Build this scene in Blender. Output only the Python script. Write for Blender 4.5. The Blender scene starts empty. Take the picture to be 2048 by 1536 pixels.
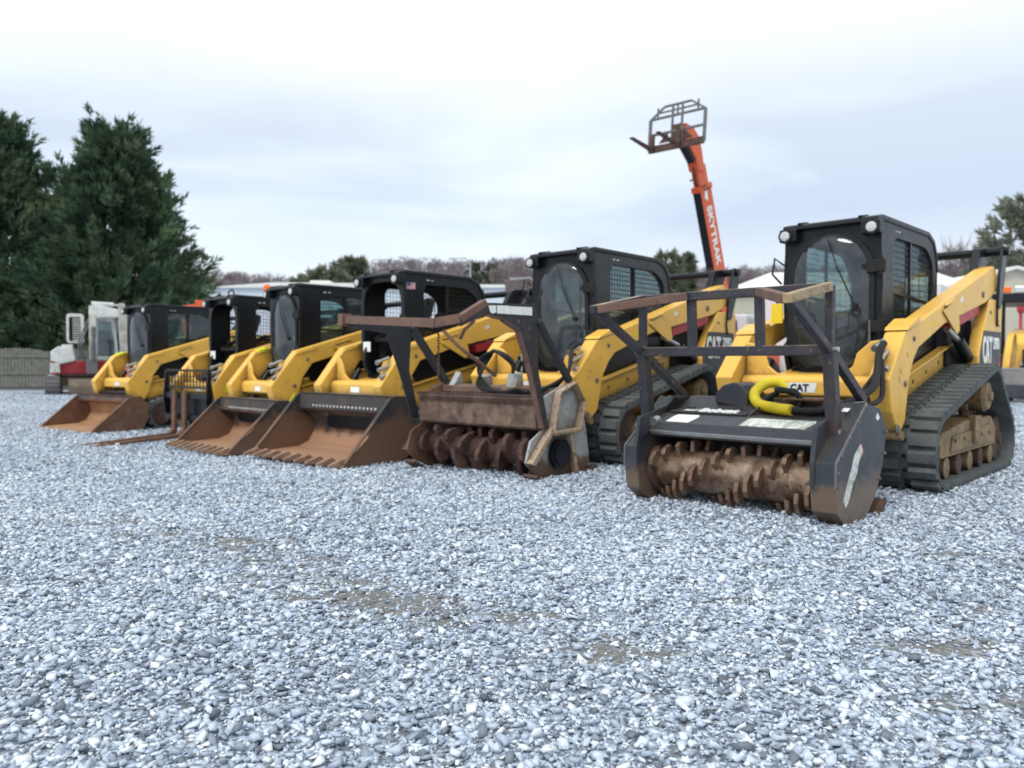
import bpy, math, random
import numpy as np
from mathutils import Vector, Matrix
random.seed(7); np.random.seed(7)
SC = bpy.context.scene
COL = SC.collection
PI = math.pi
R = math.radians
TH = 0.72                       # heading shared by the row of machines

# ------------------------------------------------------------------ materials
MATS = {}
def nt_new(name):
    m = bpy.data.materials.new(name); m.use_nodes = True
    nt = m.node_tree; nt.nodes.clear()
    o = nt.nodes.new('ShaderNodeOutputMaterial')
    return m, nt, o
def N(nt, typ, **kw):
    n = nt.nodes.new(typ)
    for k, v in kw.items(): setattr(n, k, v)
    return n
def ramp(nt, fac, stops):
    r = nt.nodes.new('ShaderNodeValToRGB'); nt.links.new(fac, r.inputs[0])
    e = r.color_ramp.elements
    while len(e) < len(stops): e.new(0.5)
    for i, (p, c) in enumerate(stops):
        e[i].position = p; e[i].color = (c[0], c[1], c[2], 1) if not isinstance(c, (int, float)) else (c, c, c, 1)
    return r.outputs[0]
def mixc(nt, fac, a, b, mode='MIX'):
    m = nt.nodes.new('ShaderNodeMix'); m.data_type = 'RGBA'; m.blend_type = mode
    if isinstance(fac, (int, float)): m.inputs[0].default_value = fac
    else: nt.links.new(fac, m.inputs[0])
    for s, v in ((6, a), (7, b)):
        if isinstance(v, tuple): m.inputs[s].default_value = (v[0], v[1], v[2], 1)
        else: nt.links.new(v, m.inputs[s])
    return m.outputs[2]
def noise(nt, vec, scale, detail=6, rough=.6, dist=0):
    n = nt.nodes.new('ShaderNodeTexNoise'); n.inputs['Scale'].default_value = scale
    n.inputs['Detail'].default_value = detail; n.inputs['Roughness'].default_value = rough
    n.inputs['Distortion'].default_value = dist
    nt.links.new(vec, n.inputs['Vector']); return n.outputs['Fac']
def _clamp(nt, v, lo, hi):
    m = N(nt, 'ShaderNodeMapRange'); m.inputs[1].default_value = lo; m.inputs[2].default_value = hi; nt.links.new(v, m.inputs[0]); return m.outputs[0]
def paint(name, base, dirt, rough=.45, amount=.35, scale=3., metallic=0., chips=None, low=None, bump=.15, spec=.4, ao=0, top=None):
    """weathered coat: base colour, cloudy dirt, fine chips, and grime towards the ground (low=(z0,z1,colour))"""
    m, nt, o = nt_new(name)
    tc = N(nt, 'ShaderNodeNewGeometry')
    obi = N(nt, 'ShaderNodeObjectInfo')
    add = N(nt, 'ShaderNodeVectorMath', operation='ADD')
    nt.links.new(tc.outputs['Position'], add.inputs[0]); nt.links.new(obi.outputs['Location'], add.inputs[1])
    P = add.outputs[0]
    n1 = noise(nt, P, scale, 8, .65, .3)
    f1 = ramp(nt, n1, [(.42, 0.), (.75, 1.)])
    mul = N(nt, 'ShaderNodeMath', operation='MULTIPLY'); mul.inputs[1].default_value = amount
    nt.links.new(f1, mul.inputs[0])
    c = mixc(nt, mul.outputs[0], base, dirt)
    # streaks running down
    mp = N(nt, 'ShaderNodeMapping'); mp.inputs['Scale'].default_value = (22, 22, 2.2); nt.links.new(P, mp.inputs[0])
    ns = noise(nt, mp.outputs[0], 1., 5, .6)
    fs = ramp(nt, ns, [(.55, 0.), (.8, 1.)])
    m2 = N(nt, 'ShaderNodeMath', operation='MULTIPLY'); m2.inputs[1].default_value = amount * .6
    nt.links.new(fs, m2.inputs[0]); c = mixc(nt, m2.outputs[0], c, dirt)
    if chips:
        n2 = noise(nt, P, 26, 4, .7); f2 = ramp(nt, n2, [(chips[1], 0.), (chips[1] + .03, 1.)])
        c = mixc(nt, f2, c, chips[0])
    if low:
        z0, z1, col = low
        sep = N(nt, 'ShaderNodeSeparateXYZ'); nt.links.new(tc.outputs['Position'], sep.inputs[0])
        mr = N(nt, 'ShaderNodeMapRange'); mr.inputs[1].default_value = z1; mr.inputs[2].default_value = z0
        nt.links.new(sep.outputs[2], mr.inputs[0])
        n3 = noise(nt, P, 5, 6, .7)
        s = N(nt, 'ShaderNodeMath', operation='MULTIPLY_ADD'); nt.links.new(n3, s.inputs[0]); s.inputs[1].default_value = .9; nt.links.new(mr.outputs[0], s.inputs[2])
        f3 = ramp(nt, s.outputs[0], [(.80, 0.), (1.0, 1.)])
        c = mixc(nt, f3, c, col)
    if top:                                                  # paint rubbed through on faces that look up
        sn_ = N(nt, 'ShaderNodeSeparateXYZ'); nt.links.new(tc.outputs['Normal'], sn_.inputs[0])
        n5 = noise(nt, P, 7, 5, .7); a5 = N(nt, 'ShaderNodeMath', operation='MULTIPLY_ADD'); nt.links.new(n5, a5.inputs[0]); a5.inputs[1].default_value = .9; nt.links.new(sn_.outputs[2], a5.inputs[2])
        c = mixc(nt, _clamp(nt, a5.outputs[0], 1.15, 1.5), c, top)
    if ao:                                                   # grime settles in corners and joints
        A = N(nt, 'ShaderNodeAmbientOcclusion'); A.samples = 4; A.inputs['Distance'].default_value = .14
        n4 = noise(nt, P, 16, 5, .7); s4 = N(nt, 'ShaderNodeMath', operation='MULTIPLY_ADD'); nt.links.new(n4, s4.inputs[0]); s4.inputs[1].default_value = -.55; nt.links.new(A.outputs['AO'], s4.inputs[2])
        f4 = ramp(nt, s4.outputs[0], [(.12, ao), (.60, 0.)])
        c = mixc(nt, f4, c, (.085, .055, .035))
    b = N(nt, 'ShaderNodeBsdfPrincipled')
    nt.links.new(c, b.inputs['Base Color']); b.inputs['Metallic'].default_value = metallic
    b.inputs['Specular IOR Level'].default_value = spec
    nr = noise(nt, P, 9, 5, .6)
    rr = N(nt, 'ShaderNodeMapRange'); rr.inputs[3].default_value = max(.05, rough - .12); rr.inputs[4].default_value = min(1, rough + .2)
    nt.links.new(nr, rr.inputs[0]); nt.links.new(rr.outputs[0], b.inputs['Roughness'])
    if bump:
        nb = noise(nt, P, 60, 4, .6)
        bp = N(nt, 'ShaderNodeBump'); bp.inputs['Strength'].default_value = bump; bp.inputs['Distance'].default_value = .004
        nt.links.new(nb, bp.inputs['Height']); nt.links.new(bp.outputs[0], b.inputs['Normal'])
    nt.links.new(b.outputs[0], o.inputs[0]); MATS[name] = m
    return m
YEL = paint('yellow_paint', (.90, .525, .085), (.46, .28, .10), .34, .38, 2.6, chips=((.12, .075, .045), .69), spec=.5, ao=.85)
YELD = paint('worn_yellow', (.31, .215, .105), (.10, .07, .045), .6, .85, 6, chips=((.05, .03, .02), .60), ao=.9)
BLK = paint('black_paint', (.006, .008, .012), (.022, .026, .032), .32, .3, 3, spec=.32)
BLK2 = paint('grey_black_paint', (.018, .023, .032), (.05, .055, .06), .42, .4, 3, chips=((.11, .07, .05), .74), spec=.5)
TUBEM = paint('rusting_black_tube', (.028, .033, .045), (.13, .08, .06), .45, .55, 5, chips=((.28, .15, .09), .64), top=(.48, .36, .25))
RUBM = paint('rubber', (.080, .092, .096), (.20, .21, .205), .75, .6, 6, bump=.4, spec=.25)
RUBD = paint('dark_rubber', (.012, .012, .013), (.04, .04, .04), .6, .4, 8, spec=.3)
RUST = paint('rust', (.145, .076, .052), (.29, .17, .11), .65, .7, 5, chips=((.07, .042, .035), .62), spec=.2)
RUSTL = paint('light_rust_floor', (.44, .25, .14), (.20, .11, .065), .6, .6, 4, chips=((.12, .06, .035), .66), spec=.2)
RUSTD = paint('dark_rust', (.080, .048, .040), (.17, .10, .07), .65, .75, 7, chips=((.03, .02, .018), .60), spec=.25)
BUCK = paint('bucket_paint', (.045, .045, .048), (.13, .085, .06), .6, .6, 5, chips=((.19, .10, .06), .66), low=(.02, .66, (.17, .095, .06)))
BINNER = paint('bucket_inside', (.055, .05, .05), (.20, .12, .08), .6, .6, 4, chips=((.24, .14, .09), .66), low=(-.14, .46, (.38, .215, .13)))
RUSTM = paint('brown_plate', (.105, .064, .05), (.34, .24, .17), .6, .85, 7, chips=((.07, .04, .03), .64), spec=.3)
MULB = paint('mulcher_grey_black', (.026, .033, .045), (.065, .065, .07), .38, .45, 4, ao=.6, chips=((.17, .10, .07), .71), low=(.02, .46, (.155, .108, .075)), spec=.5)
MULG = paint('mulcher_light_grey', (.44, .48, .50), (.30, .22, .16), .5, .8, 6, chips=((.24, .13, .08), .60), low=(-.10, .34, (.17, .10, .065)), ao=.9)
EDGE = paint('rust_stained_edge', (.46, .36, .26), (.28, .14, .08), .6, .9, 7, chips=((.16, .08, .05), .58))
EXG = paint('dirty_boom_white', (.50, .50, .45), (.16, .15, .12), .5, .9, 5, chips=((.10, .09, .08), .62))
DRUMM = paint('polished_worn_drum', (.15, .082, .05), (.66, .53, .40), .28, .85, 3.2, metallic=.7, chips=((.10, .05, .03), .60))
DRUMD = paint('rusted_drum', (.055, .030, .025), (.12, .06, .04), .55, .8, 6, metallic=.2)
TOOTH = paint('cutter_tooth', (.17, .10, .065), (.36, .27, .20), .4, .7, 9, metallic=.4, chips=((.05, .03, .02), .62))
STEEL = paint('bare_steel', (.48, .48, .48), (.25, .2, .17), .3, .4, 9, metallic=.85)
WHITE = paint('white_decal', (.88, .90, .88), (.55, .55, .52), .5, .2, 18, spec=.3)
WORND = paint('worn_white_decal', (.74, .78, .70), (.06, .06, .065), .55, 1., 14, chips=((.05, .055, .065), .64))
RED = paint('red_paint', (.50, .030, .045), (.20, .03, .03), .4, .35, 4)
HOSEY = paint('yellow_hose_guard', (.78, .62, .02), (.45, .36, .03), .45, .35, 10)
ORG = paint('orange_paint', (.74, .12, .035), (.35, .07, .03), .45, .4, 2)
EXW = paint('excavator_white', (.70, .72, .70), (.25, .24, .2), .45, .55, 4, chips=((.12, .11, .1), .66))
EXR = paint('excavator_red', (.32, .02, .03), (.10, .02, .02), .45, .5, 3)
RIMR = paint('brown_guard_rim', (.15, .082, .062), (.24, .15, .11), .6, .7, 6, chips=((.07, .045, .04), .62))
WORNR = paint('rubbed_rail', (.42, .31, .17), (.08, .06, .05), .5, 1., 7, chips=((.22, .12, .08), .62))
WLIP = paint('worn_lip', (.30, .18, .115), (.50, .38, .28), .45, .8, 9, metallic=.3, chips=((.12, .07, .05), .62))
MUD = paint('muddy_steel', (.20, .16, .12), (.10, .075, .055), .8, .8, 5)
WOODF = paint('grey_fence_wood', (.20, .20, .175), (.09, .095, .075), .85, .8, 6, spec=.15)
SIDING = paint('cream_siding', (.56, .54, .44), (.40, .38, .31), .7, .3, .8, spec=.2)
ROOFW = paint('pale_roof_metal', (.78, .79, .76), (.6, .6, .58), .6, .25, .5, spec=.2)
WALLW = paint('white_wall_metal', (.66, .72, .80), (.5, .55, .6), .6, .25, .4, spec=.2)
DKMET = paint('grey_machine_metal', (.12, .12, .13), (.22, .2, .18), .5, .6, 6)
PINK = paint('faded_red', (.62, .07, .10), (.4, .06, .07), .45, .3, 3)
TRUCKW = paint('truck_white', (.72, .74, .76), (.5, .5, .5), .3, .2, 2, spec=.6)
POLEM = paint('galvanised_pole', (.35, .36, .37), (.25, .25, .25), .5, .4, 2)
BARK = paint('bark', (.09, .07, .055), (.05, .04, .035), .9, .6, 8, spec=.1)

def simple(name, col, rough=.5, emis=0, **kw):
    m, nt, o = nt_new(name); b = N(nt, 'ShaderNodeBsdfPrincipled')
    b.inputs['Base Color'].default_value = (*col, 1); b.inputs['Roughness'].default_value = rough
    for k, v in kw.items(): b.inputs[k].default_value = v
    if emis: b.inputs['Emission Color'].default_value = (*col, 1); b.inputs['Emission Strength'].default_value = emis
    nt.links.new(b.outputs[0], o.inputs[0]); MATS[name] = m; return m
LENS = simple('lamp_lens', (.60, .62, .62), .12, **{'Metallic': .5})
AMBER = simple('amber_lens', (.9, .16, .01), .25)
def glass(name, tint, refl=.5):
    m, nt, o = nt_new(name)
    t = N(nt, 'ShaderNodeBsdfTransparent'); t.inputs[0].default_value = (*tint, 1)
    g = N(nt, 'ShaderNodeBsdfGlossy'); g.inputs['Roughness'].default_value = .04; g.inputs[0].default_value = (.9, .95, 1, 1)
    d = N(nt, 'ShaderNodeBsdfDiffuse'); d.inputs[0].default_value = (.30, .36, .41, 1)
    tc = N(nt, 'ShaderNodeNewGeometry')
    f = ramp(nt, noise(nt, tc.outputs['Position'], 5, 6, .7), [(.35, .05), (.75, .24)])
    mx0 = N(nt, 'ShaderNodeMixShader'); nt.links.new(f, mx0.inputs[0]); nt.links.new(t.outputs[0], mx0.inputs[1]); nt.links.new(d.outputs[0], mx0.inputs[2])
    lw = N(nt, 'ShaderNodeFresnel'); lw.inputs[0].default_value = 1.5
    mu = N(nt, 'ShaderNodeMath', operation='MULTIPLY_ADD'); mu.inputs[1].default_value = refl * 1.5; mu.inputs[2].default_value = .02
    nt.links.new(lw.outputs[0], mu.inputs[0]); mu.use_clamp = True
    mx = N(nt, 'ShaderNodeMixShader'); nt.links.new(mu.outputs[0], mx.inputs[0]); nt.links.new(mx0.outputs[0], mx.inputs[1]); nt.links.new(g.outputs[0], mx.inputs[2])
    nt.links.new(mx.outputs[0], o.inputs[0]); MATS[name] = m; return m
GLASS = glass('tinted_glass', (.80, .93, .92), .3)
GLASSD = glass('dark_door_glass', (.60, .72, .75), .48)
LIME = simple('lime_tag', (.75, .80, .03), .6)
TAGY = simple('yellow_tag', (.85, .62, .02), .5)

# ------------------------------------------------------------------ geometry
class MB:
    def __init__(s): s.v = []; s.f = []; s.parts = []
    def add(s, vs, fs):
        o = len(s.v); vs = list(vs); fs = list(fs); s.parts.append((vs, fs)); s.v += [tuple(v) for v in vs]; s.f += [tuple(i + o for i in f) for f in fs]; return s
    def box(s, x0, x1, y0, y1, z0, z1):
        v = [(x, y, z) for x in (x0, x1) for y in (y0, y1) for z in (z0, z1)]
        return s.add(v, [(0, 1, 3, 2), (4, 6, 7, 5), (0, 4, 5, 1), (2, 3, 7, 6), (0, 2, 6, 4), (1, 5, 7, 3)])
    def bar(s, p, q, w, h, up=(0, 0, 1)):
        p, q = Vector(p), Vector(q); d = (q - p).normalized(); up = Vector(up)
        if abs(d.dot(up)) > .98: up = Vector((1, 0, 0))
        a = d.cross(up).normalized() * (w / 2); b = a.cross(d).normalized() * (h / 2)
        v = [e + i * a + j * b for e in (p, q) for i, j in ((-1, -1), (1, -1), (1, 1), (-1, 1))]
        return s.add(v, [(3, 2, 1, 0), (4, 5, 6, 7), (0, 1, 5, 4), (1, 2, 6, 5), (2, 3, 7, 6), (3, 0, 4, 7)])
    def tube(s, pts, r, n=10, r2=None):
        P = [Vector(p) for p in pts]; rings = []
        up = Vector((0, 0, 1)); a = None
        for i, p in enumerate(P):
            d = (P[min(i + 1, len(P) - 1)] - P[max(i - 1, 0)]).normalized()
            if a is None:
                a = d.cross(up if abs(d.z) < .95 else Vector((1, 0, 0))).normalized()
            a = (a - d * a.dot(d)).normalized(); b = d.cross(a)
            rr = r if r2 is None else r + (r2 - r) * i / (len(P) - 1)
            rings.append([p + rr * (math.cos(t) * a + math.sin(t) * b) for t in [2 * PI * k / n for k in range(n)]])
        vs = [v for g in rings for v in g]; fs = []
        for i in range(len(P) - 1):
            for k in range(n):
                fs.append((i * n + k, i * n + (k + 1) % n, (i + 1) * n + (k + 1) % n, (i + 1) * n + k))
        fs.append(tuple(range(n))[::-1]); fs.append(tuple((len(P) - 1) * n + k for k in range(n)))
        return s.add(vs, fs)
    def cyl(s, p, q, r, n=20, r2=None): return s.tube([p, q], r, n, r2)
    def prism(s, pts, a, b, ax='y'):
        n = len(pts)
        def m(u, w, t): return {'y': (u, t, w), 'x': (t, u, w), 'z': (u, w, t)}[ax]
        v = [m(u, w, a) for u, w in pts] + [m(u, w, b) for u, w in pts]
        return s.add(v, [tuple(range(n)), tuple(range(2 * n - 1, n - 1, -1))] + [(i, (i + 1) % n, n + (i + 1) % n, n + i)[::-1] for i in range(n)])
    def ring(s, outer, inner, a, b, ax='y', n=40):
        """flat plate with a hole, both star-shaped about the hole's centre"""
        cx = sum(p[0] for p in inner) / len(inner); cy = sum(p[1] for p in inner) / len(inner)
        an = set(round(2 * PI * k / n, 5) for k in range(n))
        for P in (outer, inner):
            for p in P: an.add(round(math.atan2(p[1] - cy, p[0] - cx) % (2 * PI), 5))
        an = sorted(an)
        def hit(P, t):
            dx, dy = math.cos(t), math.sin(t); best = None
            for i in range(len(P)):
                x1, y1 = P[i][0] - cx, P[i][1] - cy; x2, y2 = P[(i + 1) % len(P)][0] - cx, P[(i + 1) % len(P)][1] - cy
                ex, ey = x2 - x1, y2 - y1; den = dx * ey - dy * ex
                if abs(den) < 1e-12: continue
                u = (x1 * ey - y1 * ex) / den; w = (x1 * dy - y1 * dx) / den
                if u > 0 and -1e-6 <= w <= 1 + 1e-6: best = u if best is None else max(best, u)
            return (cx + dx * best, cy + dy * best)
        O = [hit(outer, t) for t in an]; I = [hit(inner, t) for t in an]; k = len(an)
        def m(u, w, t): return {'y': (u, t, w), 'x': (t, u, w), 'z': (u, w, t)}[ax]
        v = [m(*p, a) for p in O] + [m(*p, a) for p in I] + [m(*p, b) for p in O] + [m(*p, b) for p in I]
        fs = []
        for i in range(k):
            j = (i + 1) % k
            fs += [(i, j, k + j, k + i), (2 * k + i, 3 * k + i, 3 * k + j, 2 * k + j), (i, 2 * k + i, 2 * k + j, j), (k + i, k + j, 3 * k + j, 3 * k + i)]
        return s.add(v, fs)
    def lathe(s, prof, c, ax='y', n=24):
        """prof: (offset along axis, radius)"""
        vs = []; fs = []
        for t, r in prof:
            for k in range(n):
                a = 2 * PI * k / n; p, q = r * math.cos(a), r * math.sin(a)
                vs.append({'y': (c[0] + p, c[1] + t, c[2] + q), 'x': (c[0] + t, c[1] + p, c[2] + q), 'z': (c[0] + p, c[1] + q, c[2] + t)}[ax])
        for i in range(len(prof) - 1):
            for k in range(n): fs.append((i * n + k, i * n + (k + 1) % n, (i + 1) * n + (k + 1) % n, (i + 1) * n + k))
        fs.append(tuple(range(n))[::-1]); fs.append(tuple((len(prof) - 1) * n + k for k in range(n)))
        return s.add(vs, fs)
    def each(s, name, mat, parent=None, **kw):
        """every primitive becomes an object of its own"""
        for vs, fs in s.parts:
            q = MB(); q.add(vs, fs); r = q.build(name, mat, parent, **kw)
        return r
    def build(s, name, mat, parent=None, bevel=0, smooth=False, label=None):
        me = bpy.data.meshes.new(name); me.from_pydata(s.v, [], s.f); me.validate()
        import bmesh
        bm = bmesh.new(); bm.from_mesh(me); bmesh.ops.recalc_face_normals(bm, faces=bm.faces); bm.to_mesh(me); bm.free()
        me.materials.append(mat)
        o = bpy.data.objects.new(name, me); COL.objects.link(o)
        if parent: o.parent = parent
        if smooth:
            for p in me.polygons: p.use_smooth = True
            me.set_sharp_from_angle(angle=R(38))
        if bevel:
            b = o.modifiers.new('bevel', 'BEVEL'); b.width = bevel; b.segments = 2; b.limit_method = 'ANGLE'; b.angle_limit = R(35)
            b.harden_normals = False
        if label: o['label'] = label
        return o
def rrect(x0, x1, z0, z1, r, n=5):
    P = []
    for cx, cz, a0 in ((x1 - r, z1 - r, 0), (x0 + r, z1 - r, 90), (x0 + r, z0 + r, 180), (x1 - r, z0 + r, 270)):
        for k in range(n + 1):
            a = R(a0 + 90 * k / n); P.append((cx + r * math.cos(a), cz + r * math.sin(a)))
    return P
def roundpoly(P, r, n=4):
    out = []
    for i, p in enumerate(P):
        p = Vector(p); a = Vector(P[i - 1]); b = Vector(P[(i + 1) % len(P)])
        ra = min(r, (a - p).length * .45, (b - p).length * .45)
        s = p + (a - p).normalized() * ra; e = p + (b - p).normalized() * ra
        for k in range(n + 1):
            t = k / n; out.append(tuple(s * (1 - t) ** 2 + p * 2 * t * (1 - t) + e * t * t))
    return out
def thing(name, label, cat, loc=(0, 0, 0), rot=0, group=None, kind=None):
    o = bpy.data.objects.new(name, None); COL.objects.link(o); o.location = loc; o.rotation_euler = (0, 0, rot)
    o.empty_display_size = .2
    return tag(o, label, cat, group, kind)
def tag(o, label=None, cat=None, group=None, kind=None):
    if label: o['label'] = label
    if cat: o['category'] = cat
    if group: o['group'] = group
    if kind: o['kind'] = kind
    return o
def text(name, body, mat, parent, origin, xdir, ydir, height, sx=1., bold=.0, shear=0., align='LEFT'):
    cu = bpy.data.curves.new(name, 'FONT'); cu.body = body; cu.size = 1; cu.extrude = .004; cu.offset = bold; cu.shear = shear
    cu.align_x = align; cu.resolution_u = 3
    ob = bpy.data.objects.new(name, cu); COL.objects.link(ob)
    bpy.context.view_layer.update()
    dg = bpy.context.evaluated_depsgraph_get(); me = bpy.data.meshes.new_from_object(ob.evaluated_get(dg))
    bpy.data.objects.remove(ob); bpy.data.curves.remove(cu)
    X = Vector(xdir).normalized(); Y = Vector(ydir).normalized(); Z = X.cross(Y)
    k = height / .69
    M = Matrix((X * k * sx, Y * k, Z)).transposed().to_4x4(); M.translation = Vector(origin)
    me.transform(M); me.materials.clear(); me.materials.append(mat); me.name = name
    o = bpy.data.objects.new(name, me); COL.objects.link(o); o.parent = parent
    return o
def smooth01(t): t = min(1, max(0, t)); return t * t * (3 - 2 * t)
def gz(x, y):
    t = y - x
    return .016 - .136 * smooth01((t - 5.5) / 7) + .16 * smooth01((t - 23) / 13)
# ------------------------------------------------------------------ compact track loaders
def track_loop(circles, off=0, n=14):
    """convex outline around circles (x,z,r) in the x-z plane, counter-clockwise, plus offset"""
    pts = []
    for x, z, r in circles:
        for k in range(64):
            a = 2 * PI * k / 64; pts.append((x + (r + off) * math.cos(a), z + (r + off) * math.sin(a)))
    pts = sorted(set(pts))
    def half(P):
        h = []
        for p in P:
            while len(h) > 1 and (h[-1][0] - h[-2][0]) * (p[1] - h[-2][1]) - (h[-1][1] - h[-2][1]) * (p[0] - h[-2][0]) <= 0: h.pop()
            h.append(p)
        return h
    lo = half(pts); up = half(pts[::-1]); return lo[:-1] + up[:-1]
def resample(P, step):
    L = [0]
    Q = P + [P[0]]
    for i in range(len(P)): L.append(L[-1] + math.dist(Q[i], Q[i + 1]))
    n = int(round(L[-1] / step)); out = []
    for k in range(n):
        t = L[-1] * k / n; i = max(j for j in range(len(L)) if L[j] <= t + 1e-9); i = min(i, len(P) - 1)
        u = (t - L[i]) / max(1e-9, L[i + 1] - L[i]); a, b = Q[i], Q[i + 1]
        d = ((b[0] - a[0]), (b[1] - a[1])); l = math.hypot(*d)
        out.append(((a[0] + d[0] * u, a[1] + d[1] * u), (d[0] / l, d[1] / l)))
    return out
def make_track(root, side, big):
    y0, y1 = (.45, .90) if big else (.46, .83)
    if side < 0: y0, y1 = -y1, -y0
    C = [(.04, .28, .25), (-1.92, .25, .22), (-1.45, .66, .22)] if big else [(.06, .24, .20), (-1.62, .24, .20), (-1.22, .62, .22)]
    outer = track_loop(C, .03); inner = track_loop(C, 0)
    b = MB(); b.ring(outer, inner, y0, y1, 'y', 90)
    yc = (y0 + y1) / 2; w = y1 - y0
    for k, ((x, z), (dx, dz)) in enumerate(resample(outer, .118)):
        nx, nz = dz, -dx                                    # outward
        for s, (ya, yb) in enumerate(((y0 + .002, yc - .035), (yc + .035, y1 - .002))):
            ox = .059 * s
            px, pz = x + dx * ox, z + dz * ox
            h = .034; l0, l1 = .047, .037
            v = []
            for yy in (ya, yb):
                for (q, e) in ((-l0, -.004), (l0, -.004), (l1, h), (-l1, h)): v.append((px + dx * q + nx * e, yy, pz + dz * q + nz * e))
            b.add(v, [(0, 1, 2, 3), (7, 6, 5, 4), (0, 4, 5, 1), (1, 5, 6, 2), (2, 6, 7, 3), (3, 7, 4, 0)])
    t = b.build('track', RUBM, root)
    b = MB()
    for k, ((x, z), (dx, dz)) in enumerate(resample(track_loop(C, .032), .059)):
        if k % 2: b.bar((x - dx * .014, yc, z - dz * .014), (x + dx * .014, yc, z + dz * .014), .034, .006, (dz, 0, -dx))
    q = b.build('drive_link', RUBD, t); q['kind'] = 'stuff'
    # undercarriage parts
    yi0, yi1 = (y0 + .05, y1 - .06)
    if side < 0: yi0, yi1 = (y0 + .06, y1 - .05)
    xr = C[1][0]
    b = MB(); P = [(-.10, .20), (-.02, .30), (-.15, .40), (xr * .45, .47), (xr + .25, .47), (xr + .08, .36), (xr + .10, .20)]
    b.prism(P, yi0 + .03, yi1 - .03); o = b.build('track_frame', YELD if big else YELD, t, bevel=.012)
    fc = yi1 if side > 0 else yi0; sg = 1 if side > 0 else -1
    b = MB(); b.prism([(-.35, .24), (-.4, .36), (xr + .35, .40), (xr + .3, .24)], fc - sg * .045, fc - sg * .015)
    for q in range(5): b.cyl((-.45 - q * .27, fc - sg * .03, .33), (-.45 - q * .27, fc, .33), .018, 8)
    b.box(xr * .55 - .09, xr * .55 + .09, fc - sg * .05 - .0, fc - sg * .05 + sg * .062, .27, .50)
    b.build('frame_guard', YELD, o, bevel=.006)
    for q in range(4 if not big else 5):
        x = -.30 - q * (abs(xr) - .55) / (3 if not big else 4)
        MB().lathe([(-.13, .05), (-.13, .085), (-.05, .085), (-.04, .05), (.04, .05), (.05, .085), (.13, .085), (.13, .05)], (x, yc, .115), 'y', 18).build('roller', RUSTD if q % 2 else YELD, t, smooth=True)
    for (x, z, r) in C[:2]:
        MB().lathe([(-.12, .06), (-.12, r - .02), (-.02, r - .02), (-.02, .06), (.02, .06), (.02, r - .02), (.12, r - .02), (.14, .06), (.16, .05)] if sg > 0 else
                   [(-.16, .05), (-.14, .06), (-.12, r - .02), (-.02, r - .02), (-.02, .06), (.02, .06), (.02, r - .02), (.12, r - .02), (.12, .06)], (x, yc, z), 'y', 26).build('idler_wheel', RUSTD, t, smooth=True)
    x, z, r = C[2]
    b = MB(); b.lathe([(-.16, .06), (-.15, .12), (-.02, .14), (.13, .145), (.16, .12), (.165, .05), (.19, .04)] if sg > 0 else [(-.19, .04), (-.165, .05), (-.16, .12), (-.13, .145), (.02, .14), (.15, .12), (.16, .06)], (x, yc, z), 'y', 24)
    for k in range(11):
        a = 2 * PI * k / 11
        b.bar((x + .12 * math.cos(a), yc, z + .12 * math.sin(a)), (x + (r - .01) * math.cos(a), yc, z + (r - .01) * math.sin(a)), .05, .05, (0, 1, 0))
    b.build('sprocket', YELD, t, smooth=True)
    return t
def mesh_grid(b, x0, x1, z0, z1, y, poly, step=.05, t=.0021):
    """woven guard clipped to a polygon in the x-z plane"""
    def spans(P, c, axis):
        h = []
        for i in range(len(P)):
            p, q = P[i], P[(i + 1) % len(P)]
            a, bb = p[axis], q[axis]
            if (a - c) * (bb - c) < 0:
                u = (c - a) / (bb - a); h.append(p[1 - axis] + u * (q[1 - axis] - p[1 - axis]))
        h.sort(); return list(zip(h[::2], h[1::2]))
    c = x0 + step
    while c < x1:
        for a, e in spans(poly, c, 0): b.box(c - t, c + t, y - t, y + t, a, e)
        c += step
    c = z0 + step
    while c < z1:
        for a, e in spans(poly, c, 1): b.box(a, e, y - t * .9, y + t * .9, c - t, c + t)
        c += step
def grid_x(b, x, y0, y1, z0, z1, step=.055, t=.0024):
    c = y0 + step
    while c < y1: b.box(x - t, x + t, c - t, c + t, z0, z1); c += step
    c = z0 + step
    while c < z1: b.box(x - t * .9, x + t * .9, y0, y1, c - t, c + t); c += step

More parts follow.
